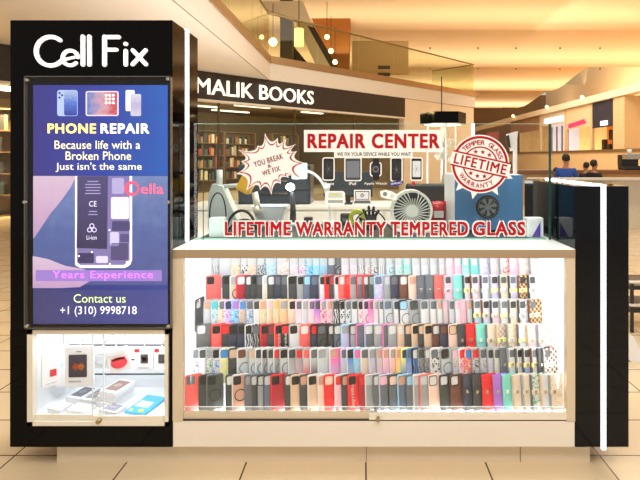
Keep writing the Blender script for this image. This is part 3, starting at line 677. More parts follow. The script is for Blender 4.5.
stext('Contact us', 74, 126, 294, 302.5, (214, 236, 160)); stext('+1 (310) 9998718', 60.5, 137, 306, 316.5, (236, 236, 250))
axx = lambda p: X_(p, YF - .03)
azz = lambda p: Z_(p, YF - .03)
# acrylic cover with standoffs
bm = NB(); box(bm, (axx(24), YF - .030, azz(329)), (axx(171), YF - .026, azz(76)))
cov = obj('acrylic_cover', bm, M_acr, tw)
bm = NB()
for x0, x1, y0, y1 in ((24, 24.8, 76, 329), (170.2, 171, 76, 329), (24, 171, 76, 76.8), (24, 171, 328.2, 329)): box(bm, (axx(x0), YF - .031, azz(y1)), (axx(x1), YF - .012, azz(y0)))
obj('acrylic_edge', bm, mat('acr_edge', (88, 82, 76), rough=.2), cov)
for px, py in ((27, 80), (168, 79), (24.8, 202), (27, 326), (168.5, 326), (168.5, 202)):
    bm = NB(); cyl(bm, (axx(px), YF - .036, azz(py)), (axx(px), YF, azz(py)), .007, 14); obj('standoff', bm, M_steel, cov)
qxx = lambda p: X_(p, YF - .012)
qzz = lambda p: Z_(p, YF - .012)
# showcase
bm = NB()
for x0, x1, z0, z1 in ((27, 32.5, 426, 330), (164.5, 168, 426, 330)): box(bm, (qxx(x0), YF - .012, qzz(z0)), (qxx(x1), YF + .02, qzz(z1)))
box(bm, (qxx(27), YF - .012, qzz(334.5)), (qxx(168), YF + .02, qzz(330))); box(bm, (qxx(27), YF - .012, qzz(426)), (qxx(168), YF + .02, qzz(422)))
obj('showcase_frame', bm, M_frame_l, tw)
bm = NB()
xa, xb, za, zb, yb = SX0 + .002, SX1 - .002, SZ0 + .002, SZ1 - .002, YF + .30
box(bm, (xa, yb, za), (xb, yb + .008, zb)); box(bm, (xa, YF + .02, za), (xa + .006, yb, zb)); box(bm, (xb - .006, YF + .02, za), (xb, yb, zb))
box(bm, (xa, YF + .02, za), (xb, yb, za + .03)); box(bm, (xa, YF + .02, zb - .006), (xb, yb, zb)); obj('showcase_lining', bm, mat('lining', (228, 231, 234), rough=.5), tw)
bm = NB()
for k in range(3):
    z = fz(368) - k * .075 - .01; box(bm, (xa + .01, yb - .002, z - .006), (xb - .01, yb + .001, z))
obj('slat_groove', bm, M_dark, tw)
for k, (x0, x1, yy) in enumerate(((33, 103, YF + .004), (93, 164.5, YF - .006))):
    bm = NB(); box(bm, (fx(x0), yy, fz(415)), (fx(x1), yy + .005, fz(334.6))); d = obj('sliding_door', bm, M_glass2, tw)
    bm = NB(); box(bm, (fx(x0), yy - .004, fz(421.5)), (fx(x1), yy + .008, fz(415))); obj('door_rail', bm, M_frame_l, d)
    ex = x1 if k == 0 else x0
    bm = NB(); box(bm, (fx(ex) - .0018, yy - .001, fz(415)), (fx(ex) + .0018, yy + .006, fz(334.6))); obj('glass_edge', bm, mat('edge_pale', (206, 214, 214), rough=.2), d)
    if k == 1:
        bm = NB(); cyl(bm, (fx(101), yy - .022, fz(419)), (fx(101), yy, fz(419)), .010, 18); cyl(bm, (fx(101), yy - .026, fz(419)), (fx(101), yy - .021, fz(419)), .006, 14); obj('lock', bm, M_brass, d)
# goods inside the showcase: hanging packs
M_pack = mat('pack_white', (222, 222, 226), rough=.4); M_packc = mat('pack_clear', (226, 228, 232), rough=.15, alpha=.75)
def hang_pack(lab, x0, x1, y0, y1, Y, yaw, parts, clear=False):
    s = 480 / Y; xc = X_((x0 + x1) / 2, Y); W = (x1 - x0) / s; z0, z1 = Z_(y1, Y), Z_(y0, Y); H = z1 - z0
    r = thing('hanging_pack', lab, 'retail pack', (xc, Y, z0), yaw)
    bm = NB(); mp = lambda u, v, w_: Vector((u, w_ - .006, v))
    out = rrect(-W / 2, W / 2, 0, H, .008, 3); prism(bm, out, .012, mp); obj('card', bm, M_packc if clear else M_pack, r, world=False)
    bm = NB(); tube(bm, bez((0, 0, H - .012), (0, -.01, H + .02), (0, .02, H + .03), (0, YF + .296 - Y, H + .03), 8), .0022, 6); obj('hook', bm, M_steel, r, world=False)
    for nm, kind, a, b_, c, d, col in parts:
        bm = NB(); mp2 = lambda u, v, w_: Vector((u * W, -.0085 + w_, v * H))
        if kind == 'rect': prism(bm, rrect(a - .5, b_ - .5, c, d, .03, 3), .003, mp2)
        elif kind == 'disc': prism(bm, circ(a - .5, c, b_, 20, d), .0045, mp2)
        elif kind == 'ring':
            ring_prism(bm, circ(a - .5, c, b_, 24, d), circ(a - .5, c, b_ * .82, 24, d * .85), .004, mp2)
        obj(nm, bm, mat('pk%d_%d_%d' % col, col, rough=.4), r, world=False)
    return r
hang_pack('tall white pack with a small red tag, leftmost in the showcase', 43, 59, 351, 386, YF + .05, .8, [('red_tag', 'rect', .42, .78, .28, .48, (200, 50, 60)), ('print', 'rect', .2, .8, .08, .12, (190, 190, 196))])
hang_pack('plain white pack hanging behind the black phone picture pack', 57, 70, 347, 386, YF + .16, .55, [('print', 'rect', .2, .5, .5, .62, (180, 205, 226))])
hang_pack('large white pack with a black panel and two orange dots', 66, 93.5, 346, 386, YF + .09, 0.05, [('picture', 'rect', .14, .78, .24, .80, (44, 42, 60)), ('dot', 'disc', .38, .11, .50, .085, (252, 110, 40)), ('dot', 'disc', .58, .11, .50, .085, (250, 140, 50)), ('title', 'rect', .4, .6, .86, .9, (150, 150, 156)), ('print', 'rect', .14, .6, .12, .15, (180, 180, 186))])
hang_pack('clear pack with coiled pale earphones', 93, 111, 349, 368, YF + .15, 0, [('earphone_coil', 'ring', .5, .40, .5, .32, (176, 178, 182)), ('earphone_coil', 'ring', .5, .26, .45, .2, (190, 190, 194))], True)
r = hang_pack('white pack with a coiled red cable, hanging at a tilt', 111, 133, 347.5, 370.5, YF + .10, 0.0, [('red_coil', 'disc', .5, .38, .38, .24, (224, 60, 80)), ('red_band', 'rect', .16, .84, .5, .60, (236, 84, 100)), ('header', 'rect', .12, .88, .72, .92, (220, 222, 226))]); r.rotation_euler = (0, -.25, 0)
hang_pack('white memory card pack with a black and red corner', 135, 153.5, 348, 370, YF + .16, 0, [('memory_card', 'rect', .34, .74, .34, .74, (66, 62, 66)), ('card_label', 'rect', .42, .66, .42, .62, (206, 150, 150)), ('corner', 'rect', .02, .28, .84, .98, (190, 40, 40)), ('print', 'rect', .2, .8, .12, .16, (170, 170, 176))])
hang_pack('memory card pack partly hidden by the right showcase frame', 155, 168.5, 348, 370, YF + .16, 0, [('memory_card', 'rect', .3, .76, .34, .74, (66, 62, 66)), ('corner', 'rect', .02, .34, .84, .98, (190, 40, 40))])
# flat boxes on the showcase floor
ZS = SZ0 + .032
def flat_box(lab, x, y, z, w_, d, h, rz, wcol, group=None):
    r = thing('accessory_box', lab, 'box', (x, y, z), rz, group)
    bm = NB(); box(bm, (-w_ / 2, -d / 2, 0), (w_ / 2, d / 2, h), bev=.002); obj('carton', bm, M_pack, r, world=False)
    if wcol:
        bm = NB(); box(bm, (-w_ * .36, -d * .36, h), (w_ * .36, d * .36, h + .0015)); obj('window', bm, mat('bw%d' % sum(wcol), wcol, rough=.25), r, world=False)
        bm = NB(); prism(bm, circ(0, 0, w_ * .2, 18, d * .14), .001, lambda u, v, q: Vector((u, v, h + .0016 + q))); obj('print', bm, mat('bp%d' % sum(wcol), tuple(int(c * .6 + 60) for c in wcol), rough=.4), r, world=False)
sx = lambda p, Y=YF + .12: X_(p, Y)
def sB(lab, px, Y, k, *a): flat_box(lab, X_(px, Y), Y, ZS + k, *a)
sB('closed white box under the window box, on the showcase floor', 114, YF + .15, 0, .10, .13, .028, -.35, None)
sB('white box under the topmost window box, middle of its stack', 116, YF + .155, .029, .10, .13, .024, -.3, None)
sB('white box with a dark window, topmost of the stack right of the door edge', 118, YF + .15, .054, .095, .13, .026, -.28, (150, 120, 112))
sB('flat white box with a grey window, behind the left glass door', 83, YF + .19, 0, .085, .12, .03, -.25, (96, 100, 108))
sB('flat white box with a grey window, at the door overlap', 97, YF + .17, 0, .07, .12, .03, -.25, (130, 126, 134))
sB('flat white box nearest the left frame on the showcase floor', 60, YF + .075, 0, .075, .07, .022, -.3, (226, 226, 230))
sB('flat white box with a red print beside the lock', 81, YF + .065, 0, .10, .07, .02, -.25, (216, 206, 206))
sB('flat white box with a dark oval print right of the lock', 113, YF + .06, 0, .10, .07, .022, -.3, (150, 150, 166))
r = thing('blue_pack', 'bright blue flat pack with yellow marks lying at the right', 'retail pack', (X_(146, YF + .11), YF + .11, ZS), -.25)
bm = NB(); box(bm, (-.055, -.08, 0), (.055, .08, .012), bev=.003); obj('card', bm, mat('blue_card', (70, 170, 222), rough=.35), r, world=False)
bm = NB(); box(bm, (-.04, -.03, .012), (.03, .02, .0135)); obj('print', bm, M_pack, r, world=False)
bm = NB(); prism(bm, circ(.02, -.06, .012, 12), .002, lambda u, v, q: Vector((u, v, .012 + q))); prism(bm, circ(-.03, -.065, .009, 12), .002, lambda u, v, q: Vector((u, v, .012 + q))); obj('yellow_mark', bm, mat('yellow', (236, 206, 50)), r, world=False)

# --- counter display case
CX0, CX1 = TX1 + .003, fx(574.8)
CB = YF + .80
kc = thing('display_counter', 'long white lit glass display counter full of phone cases', 'display counter', ((CX0 + CX1) / 2, YF + .3, 0))
IX0, IX1, IZ0, IZ1 = fx(183), fx(566.5), fz(412.5), fz(258)
bm = NB(); box(bm, (CX0, YF, ZB), (CX1, YF + .03, fz(421)), bev=.002); obj('base_panel', bm, M_beige, kc)
bm = NB(); box(bm, (CX0, YF + .03, ZB), (CX1, CB, ZB + .03)); box(bm, (CX0, CB - .02, ZB + .03), (CX1, CB, ZT - .03)); obj('carcass', bm, M_beige, kc)
bm = NB(); box(bm, (TX1 + .0008, YF + .07, 0), (X_(590, YF + .07), YF + .12, ZB)); box(bm, (CX0 + .02, YF + .7, 0), (CX1, YF + .74, ZB)); obj('kick_board', bm, M_kick, kc)
for p_ in (366, 520):
    bm = NB(); box(bm, (X_(p_, YF + .069), YF + .0685, .001), (X_(p_, YF + .069) + .003, YF + .0705, ZB)); obj('kick_seam', bm, mat('seam_dark', (110, 90, 66)), kc)
for a_, b_ in ((CX0, IX0), (IX1, CX1)):
    bm = NB(); box(bm, (a_, YF - .004, fz(421)), (b_, YF + .03, fz(258))); obj('side_stile', bm, mat('stile', (204, 188, 164), rough=.4, metal=.1), kc)
bm = NB(); box(bm, (CX0, YF - .006, fz(258)), (CX1, YF + .03, fz(249.6))); obj('top_rail', bm, M_frame, kc)
bm = NB(); box(bm, (IX0, YF + .0, fz(421)), (IX1, YF + .03, fz(419.5))); obj('door_track', bm, M_escd, kc)
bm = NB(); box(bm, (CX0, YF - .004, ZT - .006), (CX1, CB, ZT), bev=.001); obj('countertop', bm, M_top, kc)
bm = NB(); yb = YF + .44
box(bm, (IX0 - .004, yb, ZB + .03), (IX1 + .004, yb + .01, ZT - .03)); box(bm, (IX0 - .012, YF + .03, ZB + .03), (IX0 - .004, yb, ZT - .03)); box(bm, (IX1 + .004, YF + .03, ZB + .03), (IX1 + .012, yb, ZT - .03))
box(bm, (IX0 - .004, YF + .03, ZT - .03), (IX1 + .004, yb, ZT - .022)); obj('inner_lining', bm, mat('lining_bright', (244, 246, 248), rough=.6, emit=.55), kc)  # emission put into the lining keeps it white, standing in for case light
for k, (x0, x1, yy) in enumerate(((183, 378, YF + .012), (369, 566.5, YF + .002))):
    bm = NB(); box(bm, (fx(x0), yy, fz(412.5)), (fx(x1), yy + .005, fz(258))); d = obj('sliding_door', bm, M_glass2, kc)
    bm = NB(); box(bm, (fx(x0), yy - .005, fz(419.5)), (fx(x1), yy + .008, fz(412.5))); obj('door_rail', bm, M_frame_l if k else MATS['stile'], d)
    if k:
        bm = NB(); cyl(bm, (fx(378), yy - .03, fz(417.5)), (fx(378), yy, fz(417.5)), .008, 18); cyl(bm, (fx(378), yy - .034, fz(417.5)), (fx(378), yy - .029, fz(417.5)), .0055, 14); obj('lock', bm, M_brass, d)
# tiers
SCL = [190, 195, 200, 205.5, 211, 217]                     # px per metre of rows 1 (top) .. 6 (bottom)
YR = [480 / s for s in SCL]
TOPS = [.904, .82, .7125, .6125, .52, .421]
CH = .160; LEAN = math.radians(-5); YAW = math.radians(19)
ZR = [t - CH * math.cos(LEAN) for t in TOPS]
bm = NB()
for k in range(6):
    y0 = YR[k] - .036; y1 = yb if k == 0 else YR[k - 1] - .036
    box(bm, (IX0 + .002, y0 if k < 5 else YF + .04, ZB + .032), (IX1 - .002, y1, ZR[k] - .001))
obj('tier_steps', bm, mat('tier_white', (248, 248, 250), rough=.4, emit=.5), kc)  # steps given their own glow to read as brightly lit
bm = NB(); box(bm, (IX0 + .003, YF + .0172, ZR[5] - .008), (IX1 - .003, YF + .0182, ZR[5] + .024)); obj('acrylic_lip', bm, glass_mat('lip', tint=(.96, .97, .97), haze=.12), kc)
bm = NB(); box(bm, (IX0 + .003, YF + .0172, ZR[5] + .024), (IX1 - .003, YF + .0184, ZR[5] + .0268)); obj('lip_edge', bm, mat('lip_white', (235, 238, 238), emit=.3), kc)  # bright line along the lip, painted with a little emission
bm = NB(); box(bm, (IX0 + .02, YF + .045, ZT - .040), (IX1 - .02, YF + .075, ZT - .031)); obj('light_strip', bm, mat('case_led', (255, 255, 255), emit=3), kc)

# ------------------------------------------------------------------ phone cases
COL = dict(coral=(238, 104, 100), red=(228, 48, 54), darkred=(172, 44, 60), charcoal=(66, 71, 74), navy=(58, 64, 84), black=(34, 36, 38), olive=(96, 100, 98), slate=(102, 108, 118), grey=(156, 160, 164),
           pale=(196, 203, 208), white=(216, 218, 220), cream=(222, 208, 190), tan=(218, 186, 158), rose=(206, 158, 138), brown=(112, 72, 60), peach=(240, 206, 190), pink=(244, 190, 208), hotpink=(240, 110, 180), lilac=(196, 190, 226),
           purple=(172, 116, 206), mint=(126, 214, 202), teal=(80, 180, 190), sky=(150, 206, 236), blue=(70, 140, 214), yellow=(240, 236, 150), gold=(214, 184, 128), green=(70, 160, 90), orange=(248, 190, 130), steel=(96, 112, 134), darkgreen=(64, 74, 72))
NICE = dict(darkred='dark red', hotpink='hot pink', darkgreen='dark green', steel='steel blue', sky='sky blue', rose='rose gold', olive='olive grey', coral='coral red', pale='pale clear')
PATN = dict(p='plain', d='dotted', f='floral', g='glittery', c='checked', r='gradient', s='swirl patterned', l='lined', t='lettered', o='ring backed', w='strapped')
def case_mat(col, pat, col2):
    k = 'case_%s_%s_%s' % (col, pat, col2)
    if k in MATS: return MATS[k]
    m = bpy.data.materials.new(k); m.use_nodes = True; nt = m.node_tree; b = nt.nodes['Principled BSDF']; MATS[k] = m
    a = rgb(*COL[col]); c2 = rgb(*COL[col2]) if col2 else a
    b.inputs['Base Color'].default_value = a; b.inputs['Roughness'].default_value = .38
    if col in ('pale', 'white') and pat in 'pro': b.inputs['Roughness'].default_value = .2
    tc = nt.nodes.new('ShaderNodeTexCoord'); L = nt.links.new
    mp = nt.nodes.new('ShaderNodeMapping'); mp.inputs['Scale'].default_value = (1, .1, 2); L(tc.outputs['Generated'], mp.inputs['Vector'])
    mx = nt.nodes.new('ShaderNodeMix'); mx.data_type = 'RGBA'; mx.inputs[6].default_value = a; mx.inputs[7].default_value = c2
    rp = nt.nodes.new('ShaderNodeValToRGB'); e = rp.color_ramp.elements
    def fin(src, p0, p1, inv=False):
        e[0].position = p0; e[1].position = p1
        if inv: e[0].color = (1, 1, 1, 1); e[1].color = (0, 0, 0, 1)
        L(src, rp.inputs[0]); L(rp.outputs[0], mx.inputs[0]); L(mx.outputs[2], b.inputs['Base Color'])
    if pat == 'd':
        v = nt.nodes.new('ShaderNodeTexVoronoi'); v.inputs['Scale'].default_value = 6; L(mp.outputs[0], v.inputs['Vector']); fin(v.outputs['Distance'], .34, .40, True)
    elif pat == 'f':
        v = nt.nodes.new('ShaderNodeTexNoise'); v.inputs['Scale'].default_value = 5.5; v.inputs['Detail'].default_value = 2; v.inputs['Distortion'].default_value = 1.5; L(mp.outputs[0], v.inputs['Vector']); fin(v.outputs['Fac'], .50, .54)
    elif pat == 'g':
        v = nt.nodes.new('ShaderNodeTexNoise'); v.inputs['Scale'].default_value = 13; v.inputs['Detail'].default_value = 6; L(mp.outputs[0], v.inputs['Vector']); fin(v.outputs['Fac'], .48, .54)
    elif pat == 'c':
        v = nt.nodes.new('ShaderNodeTexChecker'); v.inputs['Scale'].default_value = 6; mp.inputs['Scale'].default_value = (1, .0, 2); mp.inputs['Location'].default_value = (0, .05, 0); L(mp.outputs[0], v.inputs['Vector']); fin(v.outputs['Fac'], .4, .6)
    elif pat == 'r':
        s = nt.nodes.new('ShaderNodeSeparateXYZ'); L(tc.outputs['Generated'], s.inputs[0]); fin(s.outputs[2], .15, .75, True)
    elif pat == 's':
        v = nt.nodes.new('ShaderNodeTexWave'); v.inputs['Scale'].default_value = 1.6; v.inputs['Distortion'].default_value = 9; L(mp.outputs[0], v.inputs['Vector']); fin(v.outputs['Fac'], .45, .6)
    elif pat == 'l':
        v = nt.nodes.new('ShaderNodeTexWave'); v.inputs['Scale'].default_value = 2.2; v.bands_direction = 'X'; L(mp.outputs[0], v.inputs['Vector']); fin(v.outputs['Fac'], .86, .93)
    return m
CW, CT = .076, .0075
# prototype meshes (local: x across, y away from viewer, z up)
LP = lambda u, v, w_: Vector((u, -CT / 2 + w_, v))
HX0, HX1, HZ0, HZ1 = -CW / 2 + .006, -CW / 2 + .042, CH - .046, CH - .007
def mk_mesh(fn, name):
    bm = NB(); fn(bm); bmesh.ops.recalc_face_normals(bm, faces=bm.faces[:]); me = bpy.data.meshes.new(name); bm.to_mesh(me); bm.free(); me.materials.append(M_white); return me
def shell(bm):      # back plate with a real camera opening: a big outline whose hole is bridged radially
    n = 5; o = rrect(-CW / 2, CW / 2, 0, CH, .011, n); i = rrect(HX0, HX1, HZ0, HZ1, .008, n)
    ring_prism(bm, o, i, CT * .8, LP)
def bumper(bm):
    o = rrect(-CW / 2 - .0004, CW / 2 + .0004, -.0, CH + .0004, .0112, 5); i = rrect(-CW / 2 + .0042, CW / 2 - .0042, .0042, CH - .0042, .009, 5)
    ring_prism(bm, o, i, CT + .0010, lambda u, v, w_: Vector((u, -CT / 2 - .0006 + w_, v)))
def insert(bm): prism(bm, rrect(HX0 - .001, HX1 + .001, HZ0 - .001, HZ1 + .001, .008, 4), .0012, lambda u, v, w_: Vector((u, -CT / 2 + CT * .35 + w_, v)))
def rim(bm): ring_prism(bm, rrect(HX0 - .003, HX1 + .003, HZ0 - .003, HZ1 + .003, .010, 4), rrect(HX0, HX1, HZ0, HZ1, .008, 4), .0012, lambda u, v, w_: Vector((u, -CT / 2 - .0012 + w_, v)))
def magring(bm): ring_prism(bm, circ(0, CH * .42, .027, 24), circ(0, CH * .42, .0225, 24), .0008, lambda u, v, w_: Vector((u, -CT / 2 - .0008 + w_, v)))
def letters(bm): text(bm, 'Supreme', -.02, .085, -.010, .010, lambda u, v, w_: Vector((-.018 - v * 1.15 + .004, -CT / 2 - .0012, .012 + (u + .02))), bold=.03)
WT = .012
def wallet(bm):
    pr = []
    # closed book: two covers and a rounded spine on the left
    prof = [(CW / 2, -WT / 2), (-CW / 2 + .005, -WT / 2), (-CW / 2 + .001, -WT / 4), (-CW / 2, 0), (-CW / 2 + .001, WT / 4), (-CW / 2 + .005, WT / 2), (CW / 2, WT / 2), (CW / 2, WT / 2 - .002), (-CW / 2 + .006, WT / 2 - .002), (-CW / 2 + .006, -WT / 2 + .002), (CW / 2, -WT / 2 + .002)]
    prism(bm, prof, CH, lambda u, v, w_: Vector((u, v, w_)))
    box(bm, (-CW / 2 + .008, -WT / 2 + .002, .004), (CW / 2 - .003, WT / 2 - .002, CH - .004))
def strap(bm): box(bm, (-CW / 2 - .001, -WT / 2 - .0022, CH * .47), (CW / 2 - .012, -WT / 2 - .0002, CH * .60), bev=.0009)
def clasp(bm): box(bm, (-CW / 2 + .014, -WT / 2 - .0038, CH * .49), (-CW / 2 + .028, -WT / 2 - .0018, CH * .58), bev=.001)
def spine(bm): box(bm, (-CW / 2 - .0012, -WT / 2 - .0008, .001), (-CW / 2 + .0055, WT / 2 - .001, CH + .0006), bev=.0008)
def wcam(bm): prism(bm, rrect(HX0, HX1 - .006, HZ0 + .006, HZ1, .006, 4), .001, lambda u, v, w_: Vector((u + .003, -WT / 2 - .0010 + w_, v)))
PM = {k: mk_mesh(f, k) for k, f in dict(shell=shell, bumper_frame=bumper, camera_cutout=insert, camera_rim=rim, magnet_ring=magring, lettering=letters, wallet=wallet, spine=spine, wallet_cutout=wcam, strap=strap, clasp=clasp).items()}
def inst(name, key, m, parent=None):
    o = bpy.data.objects.new(name, PM[key]); C.objects.link(o); o.parent = parent
    o.material_slots[0].link = 'OBJECT'; o.material_slots[0].material = m
    return o
ROWN = ['top', 'second', 'third', 'fourth', 'fifth', 'bottom']
# each entry: x colour[/colour2] pattern [bumper=colour] [cut=colour] ; pattern letters as in PATN
ROWS = {
 6: '186 coral p -;199 charcoal p - cblack;207 darkgreen o b=slate cblack;226 charcoal p - cwhite;232.5 rose o b=white cblack;245 slate p b=steel cgrey;251 charcoal p b=slate cpale;257.5 grey p b=charcoal cpale;264 steel p b=navy cpale;271 darkred p b=red cblack;285 darkgreen p - cwhite;291 tan p - cblack;300 charcoal p - crose;308 tan p b=white cblack;318 peach p b=white crose;324.5 red p - cpeach;335 pink p b=white cred;342 charcoal p - crose;348 red t - cblack;359.5 darkred p - cred;365.5 grey p b=white cpale;373.5 slate p - cwhite;379.5 slate p b=lilac cpink;389 slate p b=charcoal cpeach;398 steel p b=sky crose;406.5 slate p - csky;413.5 grey p b=white cpale;420 grey p b=coral cpale;429 peach p - cwhite k;440 darkgreen p - cwhite k;450.5 brown p - cwhite k;463 navy w;473 charcoal w;482.5 red w;493.5 purple w;503 mint w;513 cream w;522.5 cream/tan w;531.5 white/green fw;541 white w;550 cream/gold dw',
 5: '193 pale/slate f -;199 pale/white g -;206.5 white/green f - cpale;212.5 white/blue f - cblack;220 yellow d b=white cblue;229 charcoal p - ctan;237.5 pale o b=white cbrown;249 pale o - ctan;255.5 pale o b=white cnavy;262 grey o b=white cblack;267.8 pale o - ccharcoal;274 grey o b=white cred;280 pale o - cblack;288.5 grey/white r b=white cpale;296 grey/pink r - cred;303 pale/coral r - ccoral;310.5 pale/brown r b=white cslate;318 pale p b=white cgrey;330 hotpink/lilac r b=white crose;341 lilac/pale r - cslate;347 blue/pale r b=white cblack;354 sky o - chotpink;361 cream p b=white cslate;369 lilac/white r b=white cgrey;376.5 pale/pink r - crose;383 pink p - crose;390 pink/orange r b=white cgrey;396 orange/yellow r - crose;401.5 yellow/blue r - cgrey;407 blue/lilac r - cslate;412.5 navy/blue s b=black cwhite;418 grey/charcoal g - cpale;425 grey/charcoal g - cwhite;430.5 white/charcoal d b=white cpale;441 pale o - cblack k;452.5 pale/rose d - cpink;459 pink/coral d b=white cred;465 coral/cream f - cblue;472 pale/brown f - cred;480 pale/grey f - cpale;487.5 pale/lilac d - cgrey;494 pale/yellow l -  cslate;500 slate w;508 white w;516 white/slate lw;523 white/blue rw;531 pale w;537.5 charcoal w;543.5 peach/brown cw',
 4: '197 olive p - cpale;212 coral p b=red cblack;221.5 charcoal p b=red cred;230 navy p b=charcoal cblack;238 navy p - cblack;245.5 pale/black s b=white cblack;252.5 grey/black s - cslate;261 darkred s b=red cblack;268.5 charcoal p - cdarkred;275 red t b=coral cblack;281.5 black t - cred;289.5 white p - cblack;300.5 coral p - cwhite;311 navy p b=black cred;317.5 charcoal o b=black cslate;328.5 charcoal p b=black cwhite;334 slate o b=charcoal cwhite;341.5 lilac p b=sky cgrey;350 grey p b=charcoal cpale;356.5 slate p b=hotpink cslate;365 slate p b=lilac cwhite;374.5 grey p - cwhite;383 slate p b=hotpink cslate;388.5 grey p - cwhite;398 tan p - cwhite;405 charcoal p - ctan;412 tan p - cblack;418.5 charcoal p - ctan;424.5 tan p - cblack;432.5 brown p - cwhite k;440 navy p - cbrown k;449 peach p - ctan k;458 charcoal w;466.5 red w;476.5 mint w;486.5 cream w;497 grey/tan cw;507.5 cream/gold fw;518 white w;527.5 white/pink fw;538 white/rose fw',
 3: '204 pale p - crose;211 pale/teal d - cteal;219 cream/rose f - cslate;225 lilac/purple d - cnavy;232 sky/blue f - cpurple;239.5 tan/grey g - cblue;246.5 pale/blue f - cpale;253.5 white p - cpale;260 cream/gold g - crose;267.5 gold/cream g b=white cpink;273.5 cream/gold g - cgold;280 gold/tan g - cpale;289 peach/tan r - cblack;296 pink/white r - cslate;302.5 pale p b=white cgrey;309 pink/white r - cgrey;315 purple/pink r - clilac;321 pink/darkred d -;327 pink/rose d - crose;333 white/black s -;339.5 white/charcoal d b=black cblack;345.5 white/charcoal d - cpale;351.5 white p - cpale;358 white/coral d - cblack;363.5 pink o - cnavy;369 hotpink/pink r - cslate;374 pink/white r - clilac;379 white p - cpale;384 pale o b=grey csteel;393.5 white p - cnavy;399.5 white o b=navy csky k;410 grey o - cpale k;420.5 white p - cslate;430 white p - cslate;437 white p - crose;443 pale/coral l - cpink;449 pale p -;455 white/pink l - cpink;461 pink/coral l - cpink;467 pale p - crose;473 white/sky rw;482 white/lilac rw;491 white/pink rw;500 white w;509 cream w;518.5 white/grey fw;529 gold/brown cw',
 2: '206.5 coral p - cblack;223 charcoal p - cblack;230.5 tan o b=white cgrey;237 darkred g b=red cwhite;246 charcoal p - cwhite;251.5 charcoal p - cblack;257 charcoal p - cslate;263 cream p b=white cpale;268 charcoal p - cwhite;275 navy p - cslate;281.5 charcoal p -;288 charcoal p b=white cblack;297.5 grey p - cblack;304 steel p - csky;311 navy p - csteel;319.5 white p - cblack;325 red p - cblack;330 charcoal p - cred;334.5 white p - cblack;339 coral p - cwhite;345.5 red p b=red ccoral;350 grey p b=coral cslate;357 slate p b=red cgrey;363.5 charcoal p b=red cpale;369 darkgreen p - cgrey;374.5 lilac d b=sky csteel;384.5 grey p - cpale;391 navy p - cslate;400 brown p - cwhite;409 peach p - crose;417 slate w;426 slate w;434.5 coral w;444 pink w;453.5 mint w;463.5 white/grey lw;471 white/pink fw;481 white w;490.5 lilac/white lw;499.5 cream/yellow lw;509 lilac/white dw;518.5 gold/brown cw;528.5 white w',
 1: '212 pale/grey s -;219.5 pale p -;232 cream/gold d -;241 white/black d -;248.5 cream/tan d -;257 pale/charcoal g -;267 sky/white f -;277 white/tan f -;290 white/pink f -;299 white/hotpink d -;306.5 sky/blue f -;313.5 sky p -;320.5 sky/grey r -;328 slate p -;336 charcoal/grey d -;341.5 white/pink d -;350 white/pink d -;358 white/grey s -;365 white/rose f -;371 white/charcoal f -;378 white/black l -;386 white/teal f -;395 white/mint f -;404 mint/white r -;412 white p -;421 white p -;430 white p -;438.5 white/grey l -;446.5 pink/white r -;455 pink p -;462.5 mint/white r -;471 mint p -;480 lilac/white d -;490 white/rose l -;500 white/coral f -;510 pink/white l -;519.5 peach/white f -;530 white/grey l -'}
def noun_a(s): return s
entries = []
for r in range(1, 7):
    row = []
    for it in ROWS[r].split(';'):
        t = it.split(); x = float(t[0]); c = t[1].split('/'); p = t[2]
        b_ = c_ = None; k_ = 'k' in t[3:]
        for q in t[3:]:
            if q.startswith('b='): b_ = q[2:]
            elif q.startswith('c') and q[1:] in COL: c_ = q[1:]
        row.append((x, c[0], c[1] if len(c) > 1 else None, p, b_, c_, k_))
    entries.append(row)
def describe(e):
    x, c, c2, p, b_, c_, k_ = e
    nm = lambda q: NICE.get(q, q)
    wal = p.endswith('w'); pp_ = p[0]
    if c2: d = '%s and %s ' % (nm(c), nm(c2))
    else: d = nm(c) + ' '
    if pp_ in PATN and pp_ not in 'pwt': d += PATN[pp_] + ' '
    if wal: d += 'wallet case'
    elif pp_ == 't': d += 'phone case with white lettering'
    elif b_: d += 'phone case with %s rim' % nm(b_)
    else: d += 'phone case'
    return d
ORD = ['first', 'second', 'third', 'fourth', 'fifth', 'sixth', 'seventh', 'eighth', 'ninth', 'tenth', 'eleventh', 'twelfth']
